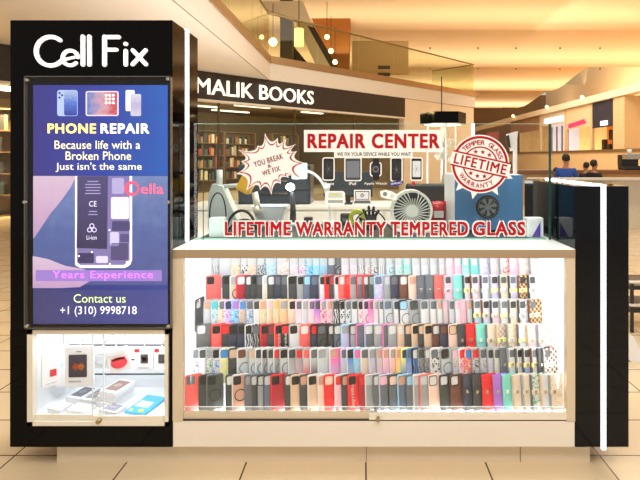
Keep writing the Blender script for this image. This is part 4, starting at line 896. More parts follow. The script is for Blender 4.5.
for r in range(6):
    row = entries[r]; s = SCL[r]
    ds = [describe(e) for e in row]
    for i, e in enumerate(row):
        x, c, c2, p, b_, c_, k_ = e
        d = ds[i]; n = ds.count(d); j = ds[:i].count(d)
        rn = '%s row' % ROWN[r]
        if n > 1: lab = '%s, %s, %s such from left' % (d, rn, ORD[j])
        elif i == 0: lab = '%s at left end of %s' % (d, rn)
        elif i == len(row) - 1: lab = '%s at right end of %s' % (d, rn)
        else:
            nb_ = ds[i - 1].replace(' phone case', ' one').replace(' wallet case', ' wallet').replace(' with white lettering', '').split(' with')[0]
            lab = '%s in the %s, right of the %s' % (d, rn, nb_)
            if len(lab.split()) > 16: lab = '%s in the %s, not far from %s' % (d, rn, 'the left end' if x < 300 else ('the right end' if x > 430 else 'the middle'))
        if len(lab.split()) > 16: lab = '%s in the %s' % (d, rn)
        wal = p.endswith('w')
        m = case_mat(c, p[0] if c2 or p[0] == 'd' else 'p', c2 or ('white' if p[0] == 'd' else None))
        T = WT if wal else CT
        o = inst('wallet_case' if wal else 'phone_case', 'wallet' if wal else 'shell', m)
        o.location = ((x - CX) / s + math.cos(YAW) * CW / 2, YR[r] + (.004 if r == 5 else 0), ZR[r] + .001 + .0006); o.rotation_euler = (LEAN, 0, YAW)
        tag(o, lab, 'phone case', 'phone cases in the %s row' % ROWN[r])
        if wal:
            if c2 or c in ('white', 'pale', 'cream'): sm = case_mat(random.choice(['cream', 'yellow', 'pale']) if r < 5 else 'cream', 'p', None)
            else: sm = case_mat(c, 'p', None)
            if r in (1, 2, 4) and c in ('white', 'pale', 'cream', 'lilac', 'gold', 'peach', 'pink'):
                inst('spine', 'spine', case_mat(('charcoal', 'brown', 'navy', 'grey', 'olive')[i % 5], 'p', None), o); inst('camera_cutout', 'wallet_cutout', case_mat(('charcoal', 'slate', 'black')[i % 3], 'p', None), o)
            elif c in ('white', 'pale', 'cream', 'grey'): inst('spine', 'spine', case_mat(('tan', 'grey', 'slate')[i % 3], 'p', None), o)
            q = inst('strap', 'strap', sm, o); inst('clasp', 'clasp', M_steel if c != 'mint' else M_signw, q)
        else:
            if not c_: c_ = 'slate' if c in ('coral', 'red', 'charcoal') else 'pale'
            if r in (2, 4) and c_ in ('pale', 'grey', 'lilac'): c_ = ('slate', 'charcoal', 'grey')[i % 3]
            inst('camera_cutout', 'camera_cutout', case_mat(c_, 'p', None), o)
            if not b_ and c in ('pale', 'white') : b_ = 'grey'
            if b_: inst('bumper_frame', 'bumper_frame', case_mat(b_, 'p', None), o)
            if p[0] == 'o': inst('magnet_ring', 'magnet_ring', case_mat('slate' if c in ('white', 'pale', 'grey', 'pink') else ('black' if c != 'sky' else 'white'), 'p', None), o)
            if p[0] == 't': inst('lettering', 'lettering', M_signw, o)
            if k_ or (r in (3, 5) and b_ in ('charcoal', 'black')): inst('camera_rim', 'camera_rim', case_mat('black', 'p', None), o)
# one case hung on the left inner wall
o = inst('phone_case', 'shell', case_mat('charcoal', 'p', None)); o.location = (IX0 + .012, YF + .19, .575); o.rotation_euler = (0, 0, math.radians(76))
tag(o, 'dark grey phone case hanging alone on the left inner wall of the counter', 'phone case'); inst('camera_cutout', 'camera_cutout', case_mat('pale', 'p', None), o)
bm = NB(); cyl(bm, (IX0 - .004, YF + .17, .70), (IX0 + .02, YF + .17, .735), .003, 8); tag(obj('hook', bm, M_steel), 'small steel hook on the left inner wall of the counter', 'hook')

# --- right black pillar block
BX0, BX1, BZ = fx(575), fx(628.7), fz(186)
BD = YF + .68
bl = thing('black_pillar', 'low glossy black kiosk end block with a glowing white centre strip', 'pillar', ((BX0 + BX1) / 2, YF + .3, 0))
bm = NB(); box(bm, (BX0, YF - .002, ZB), (BX1, BD, BZ), bev=.003); obj('block', bm, mat('block_gloss', (8, 10, 15), rough=.06, spec=.2), bl)
lx0, lx1 = fx(600.6), fx(605)
bm = NB(); box(bm, (lx0, YF - .010, ZB - .008), (lx1, YF - .002, BZ + .006), bev=.002); box(bm, (lx0, YF - .002, BZ), (lx1, BD - .02, BZ + .006)); obj('light_strip', bm, M_led, bl, label='glowing white light strip')
bm = NB(); box(bm, (BX0 + .005, YF + .12, 0), (BX1 - .16, BD - .05, ZB)); obj('plinth', bm, M_kick, bl)

# --- glass screen with its signs
YG = 480 / 198.6
gx = lambda p: X_(p, YG); gz = lambda p: Z_(p, YG)
gs = thing('glass_screen', 'clear upright glass screen on the counter carrying red and white signs', 'glass screen', (gx(376), YG, ZT))
GX0, GX1 = gx(194), gx(549.5); GT = gz(124)
bm = NB(); box(bm, (GX0, YG, ZT + .001), (gx(203) - .001, YG + .008, GT)); box(bm, (gx(203) + .001, YG, ZT + .001), (GX1, YG + .008, GT)); obj('glass_pane', bm, M_glass, gs)
bm = NB(); box(bm, (GX0, YG, GT), (GX1, YG + .008, GT + .002)); obj('top_edge', bm, M_edge, gs)
bm = NB(); box(bm, (GX1, YG - .001, ZT + .001), (GX1 + .008, YG + .012, GT + .002)); box(bm, (gx(203) - .0009, YG, ZT + .001), (gx(203) + .0009, YG + .008, GT)); obj('side_edge', bm, M_edged, gs, label='dark green glass edge')
bm = NB(); box(bm, (GX0, YG + .009, ZT + .001), (gx(547), YG + .016, ZT + .008)); obj('bottom_channel', bm, M_edge, gs)
def gpoly(nm, pts, m, lift, parent, label=None):
    bm = NB(); prism(bm, pts, .0006, lambda u, v, w_: Vector((gx(u), YG - lift + w_, gz(v)))); return obj(nm, bm, m, parent, label=label)
def gtext(nm, s, x0, x1, y0, y1, m, lift, parent, bold=.0, ang=0.0):
    bm = NB(); text(bm, s, gx(x0), gx(x1), gz(y1), gz(y0), XZ(YG - lift), bold=bold, ang=ang); return obj(nm, bm, m, parent)
ps = gpoly('repair_sign', sbox(304, 442.5, 130, 152), M_signw, .001, gs, 'white rectangular sign with bold red capital letters')
gtext('lettering', 'REPAIR CENTER', 307.5, 439.5, 133.5, 148.5, M_red, .0024, ps, .038)
ps2 = gpoly('strapline_plate', sbox(334, 412.5, 148, 158), M_signw, .0016, gs, 'small white strip of tiny dark text under the red sign')
gtext('small_lettering', 'WE FIX YOUR DEVICE WHILE YOU WAIT', 337, 411, 152.3, 156, M_dark, .0026, ps2, .012)
# starburst
tips = [(265, 133), (277.8, 138), (286.5, 139), (296, 144), (297.5, 151), (306, 163.2), (303, 179), (289, 178), (281, 184), (271.5, 195), (260, 190.5), (246, 190.5), (236, 174), (241, 161.5), (238, 149.7), (257.7, 145.3)]
def burst(sc, cx=269, cy=163.5, f=.62):
    pts = []; T = [(cx + (x - cx) * sc, cy + (y - cy) * sc) for x, y in tips]
    for i, p in enumerate(T):
        q = T[(i + 1) % len(T)]; mxp = ((p[0] + q[0]) / 2, (p[1] + q[1]) / 2); c = (cx + (mxp[0] - cx) * f, cy + (mxp[1] - cy) * f)
        for k in range(7):
            t = k / 7; pts.append((p[0] * (1 - t) ** 2 + c[0] * 2 * t * (1 - t) + q[0] * t * t, p[1] * (1 - t) ** 2 + c[1] * 2 * t * (1 - t) + q[1] * t * t))
    return pts
sbst = gpoly('starburst_sticker', burst(1.0, f=.58), M_signw, .001, gs, 'white starburst sticker with a red jagged outline')
gpoly('red_outline', burst(.915, f=.52), M_red, .0018, sbst); gpoly('white_face', burst(.83, f=.56), M_signw, .0026, sbst)
M_dred = mat('dark_red_ink', (120, 26, 40))
gtext('lettering', 'YOU BREAK', 253.5, 283.5, 157.5, 163.2, M_dred, .0036, sbst, .02, ang=math.radians(17)); gtext('lettering', '&', 267.5, 271.5, 164.2, 167.6, M_dred, .0036, sbst, .01, ang=math.radians(17)); gtext('lettering', 'WE FIX', 262, 280.5, 168.4, 173.6, M_dred, .0036, sbst, .02, ang=math.radians(17))
# bottom banner
for wd, x0, x1 in (('LIFETIME', 225, 291), ('WARRANTY', 296, 386), ('TEMPERED', 390.5, 468), ('GLASS', 473, 525)):
    q = gtext('word_outline', wd, x0 - 1.2, x1 + 1.2, 220.3, 236.8, M_signw, .0012, gs, .085); q['label'] = 'white outline of the red word ' + wd
    gtext('lettering', wd, x0, x1, 221.6, 235.4, M_red, .0026, q, .036)
# round stamp
cx, cy, A = 480, 164, math.radians(-13)
Bk = circ(cx, cy, 29.5, 60)
rays = []
for k in range(60):
    a = 2 * PI * k / 60; rr_ = 29.3
    if k in (10, 17, 22, 4): rr_ = 36
    rays.append((cx + rr_ * math.cos(a), cy + rr_ * math.sin(a)))
stp = gpoly('round_stamp', rays, M_signw, .001, gs, 'round white stamp sticker with red rings and a slanting banner')
GM = lambda lift: (lambda u, v, w_: Vector((gx(u), YG - lift + w_, gz(v))))
for ro, ri in ((28, 25.6), (17.6, 16.2)):
    bm = NB(); ring_prism(bm, circ(cx, cy, ro, 48), circ(cx, cy, ri, 48), .0006, GM(.0018)); obj('red_ring', bm, M_red, stp)
def rotp(pts): return [(cx + (u * math.cos(A) + v * math.sin(A)), cy + (-u * math.sin(A) + v * math.cos(A))) for u, v in pts]
gpoly('banner_border', rotp(sbox(-29, 29.5, -7.8, 7.8)), M_red, .0026, stp); gpoly('banner', rotp(sbox(-29.8, 30.3, -6.2, 6.2)), M_signw, .0034, stp)
gtext('lettering', 'LIFETIME', cx - 26.5, cx + 27, cy - 5, cy + 5, M_red, .0044, stp, .022, ang=A)
def arc_text(s, rad, a_mid, span, top, size):
    bm = NB(); n = len(s)
    for i, ch in enumerate(s):
        if ch == ' ': continue
        a = math.radians(a_mid + (span / 2 - span * (i + .5) / n) * (1 if top else -1)); ux, uy = cx + rad * math.cos(a), cy - rad * math.sin(a)
        wdt = size * (.42 if ch != 'W' else .6); rot = a - PI / 2 if top else a + PI / 2
        text(bm, ch, gx(ux - wdt), gx(ux + wdt), gz(uy + size / 2), gz(uy - size / 2), XZ(YG - .0032), bold=.015, ang=rot)
    obj('arc_lettering', bm, M_red, stp)
arc_text('TEMPER GLASS', 21.6, 90 - 13, 128, True, 4.6); arc_text('WARRANTY', 21.6, 270 - 13, 100, False, 4.6)
def star(x, y, r): return [(x + (r if k % 2 == 0 else r * .42) * math.cos(-PI / 2 + k * PI / 5), y + (r if k % 2 == 0 else r * .42) * math.sin(-PI / 2 + k * PI / 5)) for k in range(10)]
for u, v in ((-7, -11), (0, -12.2), (7, -11), (-7, 11), (0, 12.2), (7, 11)):
    (sx_, sy_), = rotp([(u, v)]); gpoly('star', star(sx_, sy_, 2.6), M_red, .0026, stp)
# device stickers
M_scr = mat('sticker_black', (22, 22, 26), rough=.3); M_scrg = mat('sticker_grey', (110, 118, 128), rough=.3)
def device(nm, lab, x0, x1, y0, y1, r, screen_m, caption, bezel=M_scr, crack=True):
    b0 = gpoly(nm, rrect(x0 - 1.2, x1 + 1.2, y0 - 1.2, y1 + 1.2, r + 1), M_signw, .001, gs, lab)
    gpoly('device_body', rrect(x0, x1, y0, y1, r), bezel, .0018, b0); gpoly('device_screen', rrect(x0 + 1.0, x1 - 1.0, y0 + 2.5, y1 - 2.5, .6), screen_m, .0026, b0)
    if crack:
        bm = NB(); cxx, cyy = (x0 + x1) / 2, (y0 + y1) / 2
        for k in range(5):
            a = k * 1.3 + x0; L = (x1 - x0) * .42; ux, uy = math.cos(a) * L, math.sin(a) * L * 1.4
            px_, py_ = -uy * .04, ux * .04
            prism(bm, [(cxx - px_, cyy - py_), (cxx + ux, cyy + uy), (cxx + px_, cyy + py_)], .0003, GM(.0032))
        obj('crack', bm, M_grey, b0)
    if caption: gtext('caption', caption[0], *caption[1], M_signw, .0014, b0, .01)
    return b0
device('phone_sticker', 'sticker of a cracked black phone, leftmost of the device row', 323.5, 333.5, 158.5, 179.5, 1.5, mat('scr_a', (34, 36, 42)), ('iPhone', (323, 334, 182, 185)))
device('tablet_sticker', 'sticker of a grey screened tablet', 345.5, 360.5, 158.5, 180, 1.2, M_scrg, ('iPad', (349, 356, 182, 185)), bezel=mat('stk_dk', (56, 60, 66)))
wt = device('watch_sticker', 'sticker of a black smart watch with its strap', 371, 380.5, 163, 175.5, 2.2, mat('scr_b', (44, 42, 46)), ('Apple Watch', (364, 387, 182.2, 185.2)), crack=False)
gpoly('watch_strap', [(372.5, 163), (379.5, 163), (378.5, 158.2), (373.5, 158.2)], M_scr, .0017, wt); gpoly('watch_strap', [(372.5, 175.5), (379.5, 175.5), (378.5, 180.2), (373.5, 180.2)], M_scr, .0017, wt)
bm = NB(); ring_prism(bm, circ(375.7, 169.2, 3, 20), circ(375.7, 169.2, 2.2, 20), .0004, GM(.0032)); obj('watch_face', bm, M_grey, wt)
ss = device('phone_sticker', 'sticker of a plain dark phone above a blue oval logo', 391.5, 401.5, 158.5, 180.5, 1.5, mat('scr_c', (26, 28, 32)), None)
gpoly('oval_logo', [(396.3 + 7 * math.cos(t * PI / 12) , 183.2 + 2.6 * math.sin(t * PI / 12) - 1.0 * math.cos(t * PI / 12)) for t in range(24)], mat('oval_blue', (24, 40, 130)), .0020, ss); gtext('oval_lettering', 'SAMSUNG', 391, 401.6, 182.2, 184.2, M_signw, .0030, ss, .01, ang=math.radians(8))
ls = device('phone_sticker', 'sticker of a pale screened phone above a red round logo', 411.5, 421.5, 158.5, 179.5, 1.2, mat('scr_d', (206, 210, 214)), None, bezel=M_scr)
gpoly('round_logo', circ(413.5, 183.4, 2, 18), mat('lg_red', (176, 20, 60)), .0020, ls); gtext('caption', 'LG', 416.4, 421, 181.8, 185, M_grey, .0022, ls, .02)
pr = gpoly('printer_sticker', rrect(325, 345, 191, 205, 3), M_signw, .001, gs, 'sticker of a small white office machine')
gpoly('machine_top', [(329, 192.5), (342, 192.5), (343, 198), (328, 198)], mat('stk_grey', (196, 198, 196)), .0018, pr); gpoly('machine_panel', sbox(331, 339, 193.6, 195.2), mat('stk_lime', (190, 206, 90)), .0026, pr); gpoly('machine_tray', sbox(328, 343, 200, 203), mat('stk_grey2', (150, 152, 150)), .0018, pr)
lp = gpoly('laptop_sticker', [(354, 189.8), (370.5, 189.8), (370.5, 200), (372.5, 204.5), (352, 204.5), (354, 200)], M_signw, .001, gs, 'sticker of an open silver laptop with a round logo')
gpoly('laptop_screen', sbox(355.2, 369.3, 191, 199.6), mat('stk_silver', (214, 216, 220)), .0018, lp); bm = NB(); ring_prism(bm, sq := rrect(355.2, 369.3, 191, 199.6, .3, 2), rrect(356, 368.5, 191.8, 199, .3, 2), .0004, GM(.0024)); obj('screen_border', bm, M_dark, lp)
gpoly('round_logo', circ(362.2, 195.4, 2, 20), M_grey, .0026, lp); gtext('logo_lettering', 'hp', 361, 363.4, 194.3, 196.6, M_signw, .0034, lp, .01)
gpoly('keyboard', [(355, 200.4), (369.6, 200.4), (371, 203.4), (353.6, 203.4)], mat('stk_key', (90, 92, 96)), .0018, lp)
gc = gpoly('gadget_sticker', [(380, 191), (386, 189.8), (392, 191.5), (398, 195), (396, 200), (388, 199), (381, 197)], M_signw, .001, gs, 'sticker of small white gadgets beside the laptop sticker')
gpoly('gadget', circ(385, 194, 2.2, 14), M_grey, .0018, gc); gpoly('gadget', circ(392, 196, 2, 14), mat('stk_grey', (0, 0, 0)), .0018, gc)

# ------------------------------------------------------------------ things behind the glass
bm = NB(); box(bm, (CX0 + .03, YG + .04, ZT + .0005), (.93, CB - .02, ZT + .004)); tag(obj('work_mat', bm, mat('mat_dark', (44, 46, 48), rough=.5)), 'dark work mat covering the counter behind the glass', 'work mat')
ZW = ZT + .0045
# white carton with purple triangle
def carton(lab, x0, x1, y0, Y, col, tri, d=.05):
    r = thing('carton', lab, 'box', (X_((x0 + x1) / 2, Y), Y + d / 2, ZW))
    bm = NB(); box(bm, (X_(x0, Y), Y, ZW), (X_(x1, Y), Y + d, Z_(y0, Y)), bev=.002); obj('body', bm, mat('cart%d' % col[2], col, rough=.4), r)
    if tri:
        bm = NB(); prism(bm, [(x0 + 3.5, 221), (x1 - 1.8, 221), (x1 - 1.8, 237.5), (x0 + 3.5, 237.5)], .001, PX(Y - .002)); obj('front_panel', bm, mat('cart_face', (226, 226, 236)), r)
        bm = NB(); prism(bm, [(x1 - 3, 222), (x1 - 3, 237), (x0 + 5, 237)], .001, PX(Y - .004)); obj('purple_triangle', bm, mat('purple_tri', (84, 60, 170)), r, label='purple triangle print')
    else:
        bm = NB(); box(bm, (X_(x0 + 4, Y), Y - .001, Z_(y0 + 2, Y)), (X_(x1 - 4, Y), Y, Z_(y0 + 5, Y))); obj('flap', bm, M_white, r)
carton('white carton with a purple triangle at the right of the glass screen', 527, 543.5, 218, 2.47, (236, 238, 242), True)
carton('plain pale carton at the left end behind the glass screen', 209, 223.5, 218, 2.48, (222, 236, 236), False)
# blue machine
Y0 = 2.62
bx0, bx1, bzt = X_(455, Y0), X_(523, Y0), Z_(175, Y0)
bmx = thing('laser_machine', 'bright blue metal machine with a round black fan on its front', 'machine', ((bx0 + bx1) / 2, Y0 + .18, ZW))
bm = NB(); box(bm, (bx0, Y0, ZW + .015), (bx1, Y0 + .012, bzt), bev=.002); obj('front_panel', bm, mat('machine_blue', (68, 122, 176), rough=.35), bmx)
bm = NB(); box(bm, (bx0 + .002, Y0 + .012, ZW + .015), (bx1 - .002, Y0 + .35, bzt), bev=.002); obj('casing', bm, mat('casing_white', (222, 228, 230), rough=.4), bmx)
bm = NB()
for dx in (.03, -.03):
    for dy in (.04, .30): cyl(bm, ((bx0 if dx > 0 else bx1) + dx, Y0 + dy, ZW), ((bx0 if dx > 0 else bx1) + dx, Y0 + dy, ZW + .016), .014, 12)
obj('foot', bm, M_dark, bmx)
fcx, fcz = X_(487.5, Y0), Z_(207, Y0); R_ = .064
bm = NB(); prism(bm, [(fcx + R_ * math.cos(k * PI / 16), fcz + R_ * math.sin(k * PI / 16)) for k in range(32)], .004, XZ(Y0 - .004)); fan = obj('fan_housing', bm, M_dark, bmx)
bm = NB()
for r_ in (.018, .03, .042, .055): ring_prism(bm, circ(fcx, fcz, r_, 28), circ(fcx, fcz, r_ - .0022, 28), .002, XZ(Y0 - .014))
for k in range(4):
    a = PI / 4 + k * PI / 2; cyl(bm, (fcx, Y0 - .013, fcz), (fcx + .056 * math.cos(a), Y0 - .013, fcz + .056 * math.sin(a)), .0016, 6)
obj('fan_guard', bm, M_grey, fan)
bm = NB()
for k in range(7):
    a = k * 2 * PI / 7; prism(bm, [(fcx + .014 * math.cos(a), fcz + .014 * math.sin(a)), (fcx + .05 * math.cos(a + .1), fcz + .05 * math.sin(a + .1)), (fcx + .046 * math.cos(a + .55), fcz + .046 * math.sin(a + .55)), (fcx + .014 * math.cos(a + .5), fcz + .014 * math.sin(a + .5))], .002, XZ(Y0 - .009))
prism(bm, circ(fcx, fcz, .015, 20), .003, XZ(Y0 - .010)); obj('fan_blades', bm, mat('blade', (150, 156, 160), rough=.3), fan)
for px, py in ((459, 180), (519, 180), (459, 224), (519, 224), (476, 195), (499, 195), (476, 219), (499, 219)):
    bm = NB(); cyl(bm, (X_(px, Y0), Y0 - .003, Z_(py, Y0)), (X_(px, Y0), Y0 + .002, Z_(py, Y0)), .0045, 10); obj('screw', bm, M_steel, bmx)
# white fan heater with louvres
Y1 = 2.62
hx0, hz0 = X_(412, Y1), Z_(211, Y1); R_ = .114
fh = thing('desk_fan', 'white round desk fan with slatted grille left of the blue machine', 'fan', (hx0, Y1, ZW))
bm = NB(); ring_prism(bm, circ(hx0, hz0, R_, 40), circ(hx0, hz0, R_ * .88, 40), .09, XZ(Y1)); M_fanw = mat('fan_white', (226, 226, 222), rough=.4); obj('housing', bm, M_fanw, fh)
bm = NB(); prism(bm, circ(hx0, hz0, R_ * .88, 40), .006, XZ(Y1 + .07)); obj('back_plate', bm, mat('fan_dark', (70, 72, 72)), fh)
bm = NB()
for k in range(30):
    a = k * 2 * PI / 30
    t0, t1 = .03, R_ * .9
    cyl(bm, (hx0 + t0 * math.cos(a), Y1 + .004, hz0 + t0 * math.sin(a)), (hx0 + t1 * math.cos(a + .35), Y1 + .004, hz0 + t1 * math.sin(a + .35)), .0034, 6)
obj('grille', bm, M_fanw, fh)
bm = NB(); prism(bm, circ(hx0, hz0, .034, 28), .02, XZ(Y1 - .006)); obj('hub_cap', bm, M_fanw, fh)
bm = NB(); box(bm, (hx0 - .10, Y1 - .03, ZW), (hx0 + .10, Y1 + .12, ZW + .025), bev=.008); box(bm, (hx0 - .03, Y1 + .02, ZW + .02), (hx0 + .03, Y1 + .07, hz0 - R_ + .01)); obj('stand', bm, M_fanw, fh)
bm = NB(); box(bm, (hx0 - .012, Y1 - .010, hz0 + .07), (hx0 + .02, Y1 - .002, hz0 + .10)); obj('badge', bm, M_dark, fh)
# red bag
r = thing('snack_bag', 'shiny red crisp packet between the fan and the blue machine', 'bag', (X_(437, 2.9), 2.9, ZW))
bm = NB(); n = 8
g = [[None] * (n + 1) for _ in range(n + 1)]
xa, xb, za, zb = X_(430, 2.9), X_(446, 2.9), ZW, Z_(201, 2.9)
for sgn in (-1, 1):
    G = [[bm.verts.new((xa + (xb - xa) * (i / n) , 2.9 + sgn * .03 * math.sin(PI * i / n) ** .6 * math.sin(PI * j / n) ** .6, za + (zb - za) * j / n)) for i in range(n + 1)] for j in range(n + 1)]
    for j in range(n):
        for i in range(n): bm.faces.new((G[j][i], G[j][i + 1], G[j + 1][i + 1], G[j + 1][i]))
bmesh.ops.remove_doubles(bm, verts=bm.verts[:], dist=1e-5); bmesh.ops.recalc_face_normals(bm, faces=bm.faces[:])
obj('packet', bm, mat('bag_red', (176, 30, 34), rough=.2), r, smooth=True)
bm = NB(); box(bm, (xa + .02, 2.868, za + .05), (xb - .02, 2.8695, za + .09)); obj('white_band', bm, M_signw, r)
# helping-hand glove, lime roll
r = thing('work_glove', 'black work glove standing fingers up in front of the laptop sticker', 'glove', (X_(371, 2.75), 2.75, ZW))
gx0, gY = X_(371, 2.75), 2.75
zt_ = lambda p: Z_(p, gY)
V = [(gx0, gY, ZW + .012), (gx0, gY, ZW + .035), (gx0, gY, ZW + .058)]; E = [(0, 1), (1, 2)]; R = [.026, .034, .030]
for k, (dx, tx, hz) in enumerate(((-.027, -.046, .118), (-.009, -.014, .138), (.009, .016, .134), (.026, .046, .112))):
    i0 = len(V); V += [(gx0 + dx, gY - .004, ZW + .078), (gx0 + (dx + tx) / 2, gY - .010, ZW + (.078 + hz) / 2), (gx0 + tx, gY - .020, ZW + hz)]; E += [(2, i0), (i0, i0 + 1), (i0 + 1, i0 + 2)]; R += [.0095, .009, .008]
i0 = len(V); V += [(gx0 - .046, gY - .01, ZW + .045), (gx0 - .068, gY - .02, ZW + .070)]; E += [(1, i0), (i0, i0 + 1)]; R += [.0115, .0085]
V = [(x - gx0, y - gY, z - ZW) for x, y, z in V]
skin('glove', V, E, R, mat('glove_black', (20, 20, 22), rough=.7), r)
bm = NB(); cyl(bm, (0, 0, 0), (0, 0, .022), .034, 20); obj('cuff', bm, M_dark, r, world=False)
r = thing('tape_roll', 'lime yellow tape roll standing left of the black glove', 'tape roll', (X_(357, 2.85), 2.85, ZW))
bm = NB(); c0 = Vector((X_(357, 2.85), 2.85, ZW + .05))
ring_prism(bm, circ(c0.x, c0.z, .05, 28), circ(c0.x, c0.z, .028, 28), .03, XZ(2.85)); obj('tape', bm, mat('lime', (216, 226, 70), rough=.5), r)
bm = NB(); ring_prism(bm, circ(c0.x, c0.z, .028, 28), circ(c0.x, c0.z, .024, 28), .03, XZ(2.85)); obj('core', bm, M_grey, r)
# cables
def cable(lab, pts, rad=.004, m=M_dark, nm='cable'):
    bm = NB(); P = []
    for i in range(0, len(pts) - 1, 3): P += bez(*pts[i:i + 4], 14)[(1 if i else 0):]
    tube(bm, P, rad, 8); tag(obj(nm, bm, m), lab, 'cable')
def pz(px, Y, z): return (X_(px, Y), Y, z)
cable('black cable trailing from the glove across the mat behind the middle signs', [pz(352, 2.62, ZW + .005), pz(356, 2.6, ZW + .14), pz(378, 2.62, ZW + .16), pz(386, 2.6, ZW + .06), pz(390, 2.6, ZW + .02), pz(396, 2.58, ZW + .005), pz(402, 2.58, ZW + .005)])
cable('black cable looping up behind the plain pale carton', [pz(211, 2.66, ZW + .005), pz(204, 2.66, ZW + .22), pz(224, 2.66, ZW + .30), pz(226, 2.66, ZW + .10), pz(226, 2.66, ZW + .03), pz(216, 2.66, ZW + .02), pz(215, 2.66, ZW + .006)])
cable('thick black cable arching over the mat beside the plastic tub', [pz(226, 2.70, ZW + .006), pz(230, 2.72, ZW + .13), pz(252, 2.72, ZW + .16), pz(256, 2.70, ZW + .005)], .008)
cable('second black cable lying low left of the plastic tub', [pz(228, 2.62, ZW + .01), pz(236, 2.6, ZW + .09), pz(252, 2.6, ZW + .10), pz(262, 2.6, ZW + .01)], .006)
# tub
r = thing('plastic_tub', 'translucent white plastic tub holding blue parts', 'tub', (X_(269, 2.85), 2.9, ZW))
tx, ty = X_(269, 2.85), 2.9
bm = NB()
def ringz(w_, d, z): return [bm.verts.new((tx + u, ty + v, z)) for u, v in rrect(-w_ / 2, w_ / 2, -d / 2, d / 2, .02, 3)]
L = [ringz(.14, .10, ZW), ringz(.195, .15, ZW + .115), ringz(.21, .16, ZW + .118), ringz(.21, .16, ZW + .122), ringz(.188, .144, ZW + .12), ringz(.134, .094, ZW + .006)]
for a, b2 in zip(L, L[1:]):
    for i in range(len(a)): bm.faces.new((a[i], a[(i + 1) % len(a)], b2[(i + 1) % len(a)], b2[i]))
bm.faces.new(L[0][::-1]); bm.faces.new(L[-1]); obj('tub_wall', bm, mat('tub_white', (240, 244, 250), rough=.3, alpha=.96), r)
r = thing('blue_cable_coil', 'blue coiled cable lying inside the plastic tub', 'cable', (tx, ty, ZW + .006))
bm = NB(); tube(bm, [(tx + .042 * math.cos(t * .5) * 1.1, ty + .03 * math.sin(t * .5), ZW + .016 + t * .0013) for t in range(60)], .007, 8); obj('coil', bm, mat('coil_blue', (40, 120, 220)), r)
# microscope: white stand, yellow head on an arm
r = thing('microscope', 'white repair microscope with a yellow head on a swing arm', 'microscope', (X_(222, 2.8), 2.8, ZW))
mxp = X_(222, 2.8)
bm = NB(); prism(bm, [(X_(208, 2.8), ZW), (X_(240, 2.8), ZW), (X_(238, 2.8), ZW + .03), (X_(222, 2.8), Z_(186, 2.8)), (X_(212, 2.8), Z_(184, 2.8)), (X_(208, 2.8), Z_(196, 2.8))], .10, XZ(2.8)); obj('stand', bm, mat('scope_white', (212, 222, 219), rough=.4), r)
bm = NB(); cyl(bm, (X_(217, 2.8), 2.85, Z_(190, 2.8)), (X_(217, 2.8), 2.85, Z_(170, 2.8)), .018, 16); cyl(bm, (X_(217, 2.8), 2.85, Z_(187, 2.8)), (X_(246, 2.8), 2.80, Z_(185, 2.8)), .012, 14); obj('arm', bm, mat('scope_arm', (200, 206, 206), rough=.35), r)
bm = NB(); box(bm, (-.042, -.035, -.05), (.042, .035, .045), bev=.01, M=Matrix.Translation((X_(247, 2.8), 2.79, Z_(184, 2.8))) @ Matrix.Rotation(.5, 4, 'Y')); hd = obj('head', bm, mat('scope_yellow', (232, 176, 40), rough=.4), r, label='yellow microscope head')
bm = NB(); 
for k in (-1, 1): cyl(bm, (X_(251 + k * 2.2, 2.8), 2.78, Z_(178, 2.8)), (X_(256 + k * 2.4, 2.8), 2.70, Z_(170, 2.8)), .014, 14)
obj('eyepiece', bm, M_dark, hd)
bm = NB(); cyl(bm, (X_(255, 2.8), 2.79, Z_(192, 2.8)), (X_(259, 2.8), 2.79, Z_(212, 2.8)), .018, 14); cyl(bm, (X_(256, 2.8), 2.79, Z_(206, 2.8)), (X_(259, 2.8), 2.79, Z_(214, 2.8)), .024, 14); obj('objective', bm, M_frame_l, r)
# LED work light: black stem, bright head
r = thing('work_light', 'black stemmed work light with a dazzling white head', 'lamp', (X_(293, 2.9), 2.9, ZW))
wx = X_(293, 2.9)
bm = NB(); cyl(bm, (wx, 2.9, ZW), (wx, 2.9, ZW + .02), .05, 24); obj('base', bm, M_white, r)
bm = NB(); tube(bm, [(wx, 2.9, ZW + .02), (wx, 2.9, ZW + .10), (wx - .005, 2.9, Z_(192, 2.9))], [.02, .017, .012], 14); obj('stem', bm, mat('stem_grey', (56, 58, 64)), r)
bm = NB(); sphere(bm, (X_(290.5, 2.9), 2.89, Z_(187, 2.9)), .022, 18, sc=(1.2, .7, 1)); obj('glowing_head', bm, mat('dazzle', (235, 245, 255), emit=30), r)
# white gooseneck desk lamp with a square shade
r = thing('gooseneck_lamp', 'white gooseneck desk lamp with a square white shade', 'lamp', (X_(330, 2.95), 2.95, ZW))
bm = NB(); cyl(bm, (X_(330, 2.95), 2.95, ZW), (X_(330, 2.95), 2.95, ZW + .02), .05, 24); obj('base', bm, M_white, r)
bm = NB(); tube(bm, bez((X_(330, 2.95), 2.95, ZW + .02), (X_(330, 2.95), 2.95, ZW + .17), (X_(324, 2.95), 2.95, Z_(174, 2.95)), (X_(306, 2.95), 2.95, Z_(171, 2.95)), 16), .0085, 10); obj('gooseneck', bm, M_white, r)
bm = NB(); cyl(bm, (X_(326.5, 2.95), 2.95, Z_(193, 2.95)), (X_(328, 2.95), 2.95, Z_(184, 2.95)), .016, 14); obj('switch_grip', bm, M_white, r)
bm = NB(); box(bm, (X_(292, 2.95), 2.93, Z_(179, 2.95)), (X_(307, 2.95), 2.97, Z_(163, 2.95)), bev=.008); obj('shade', bm, mat('shade_white', (250, 250, 250), emit=.8), r)
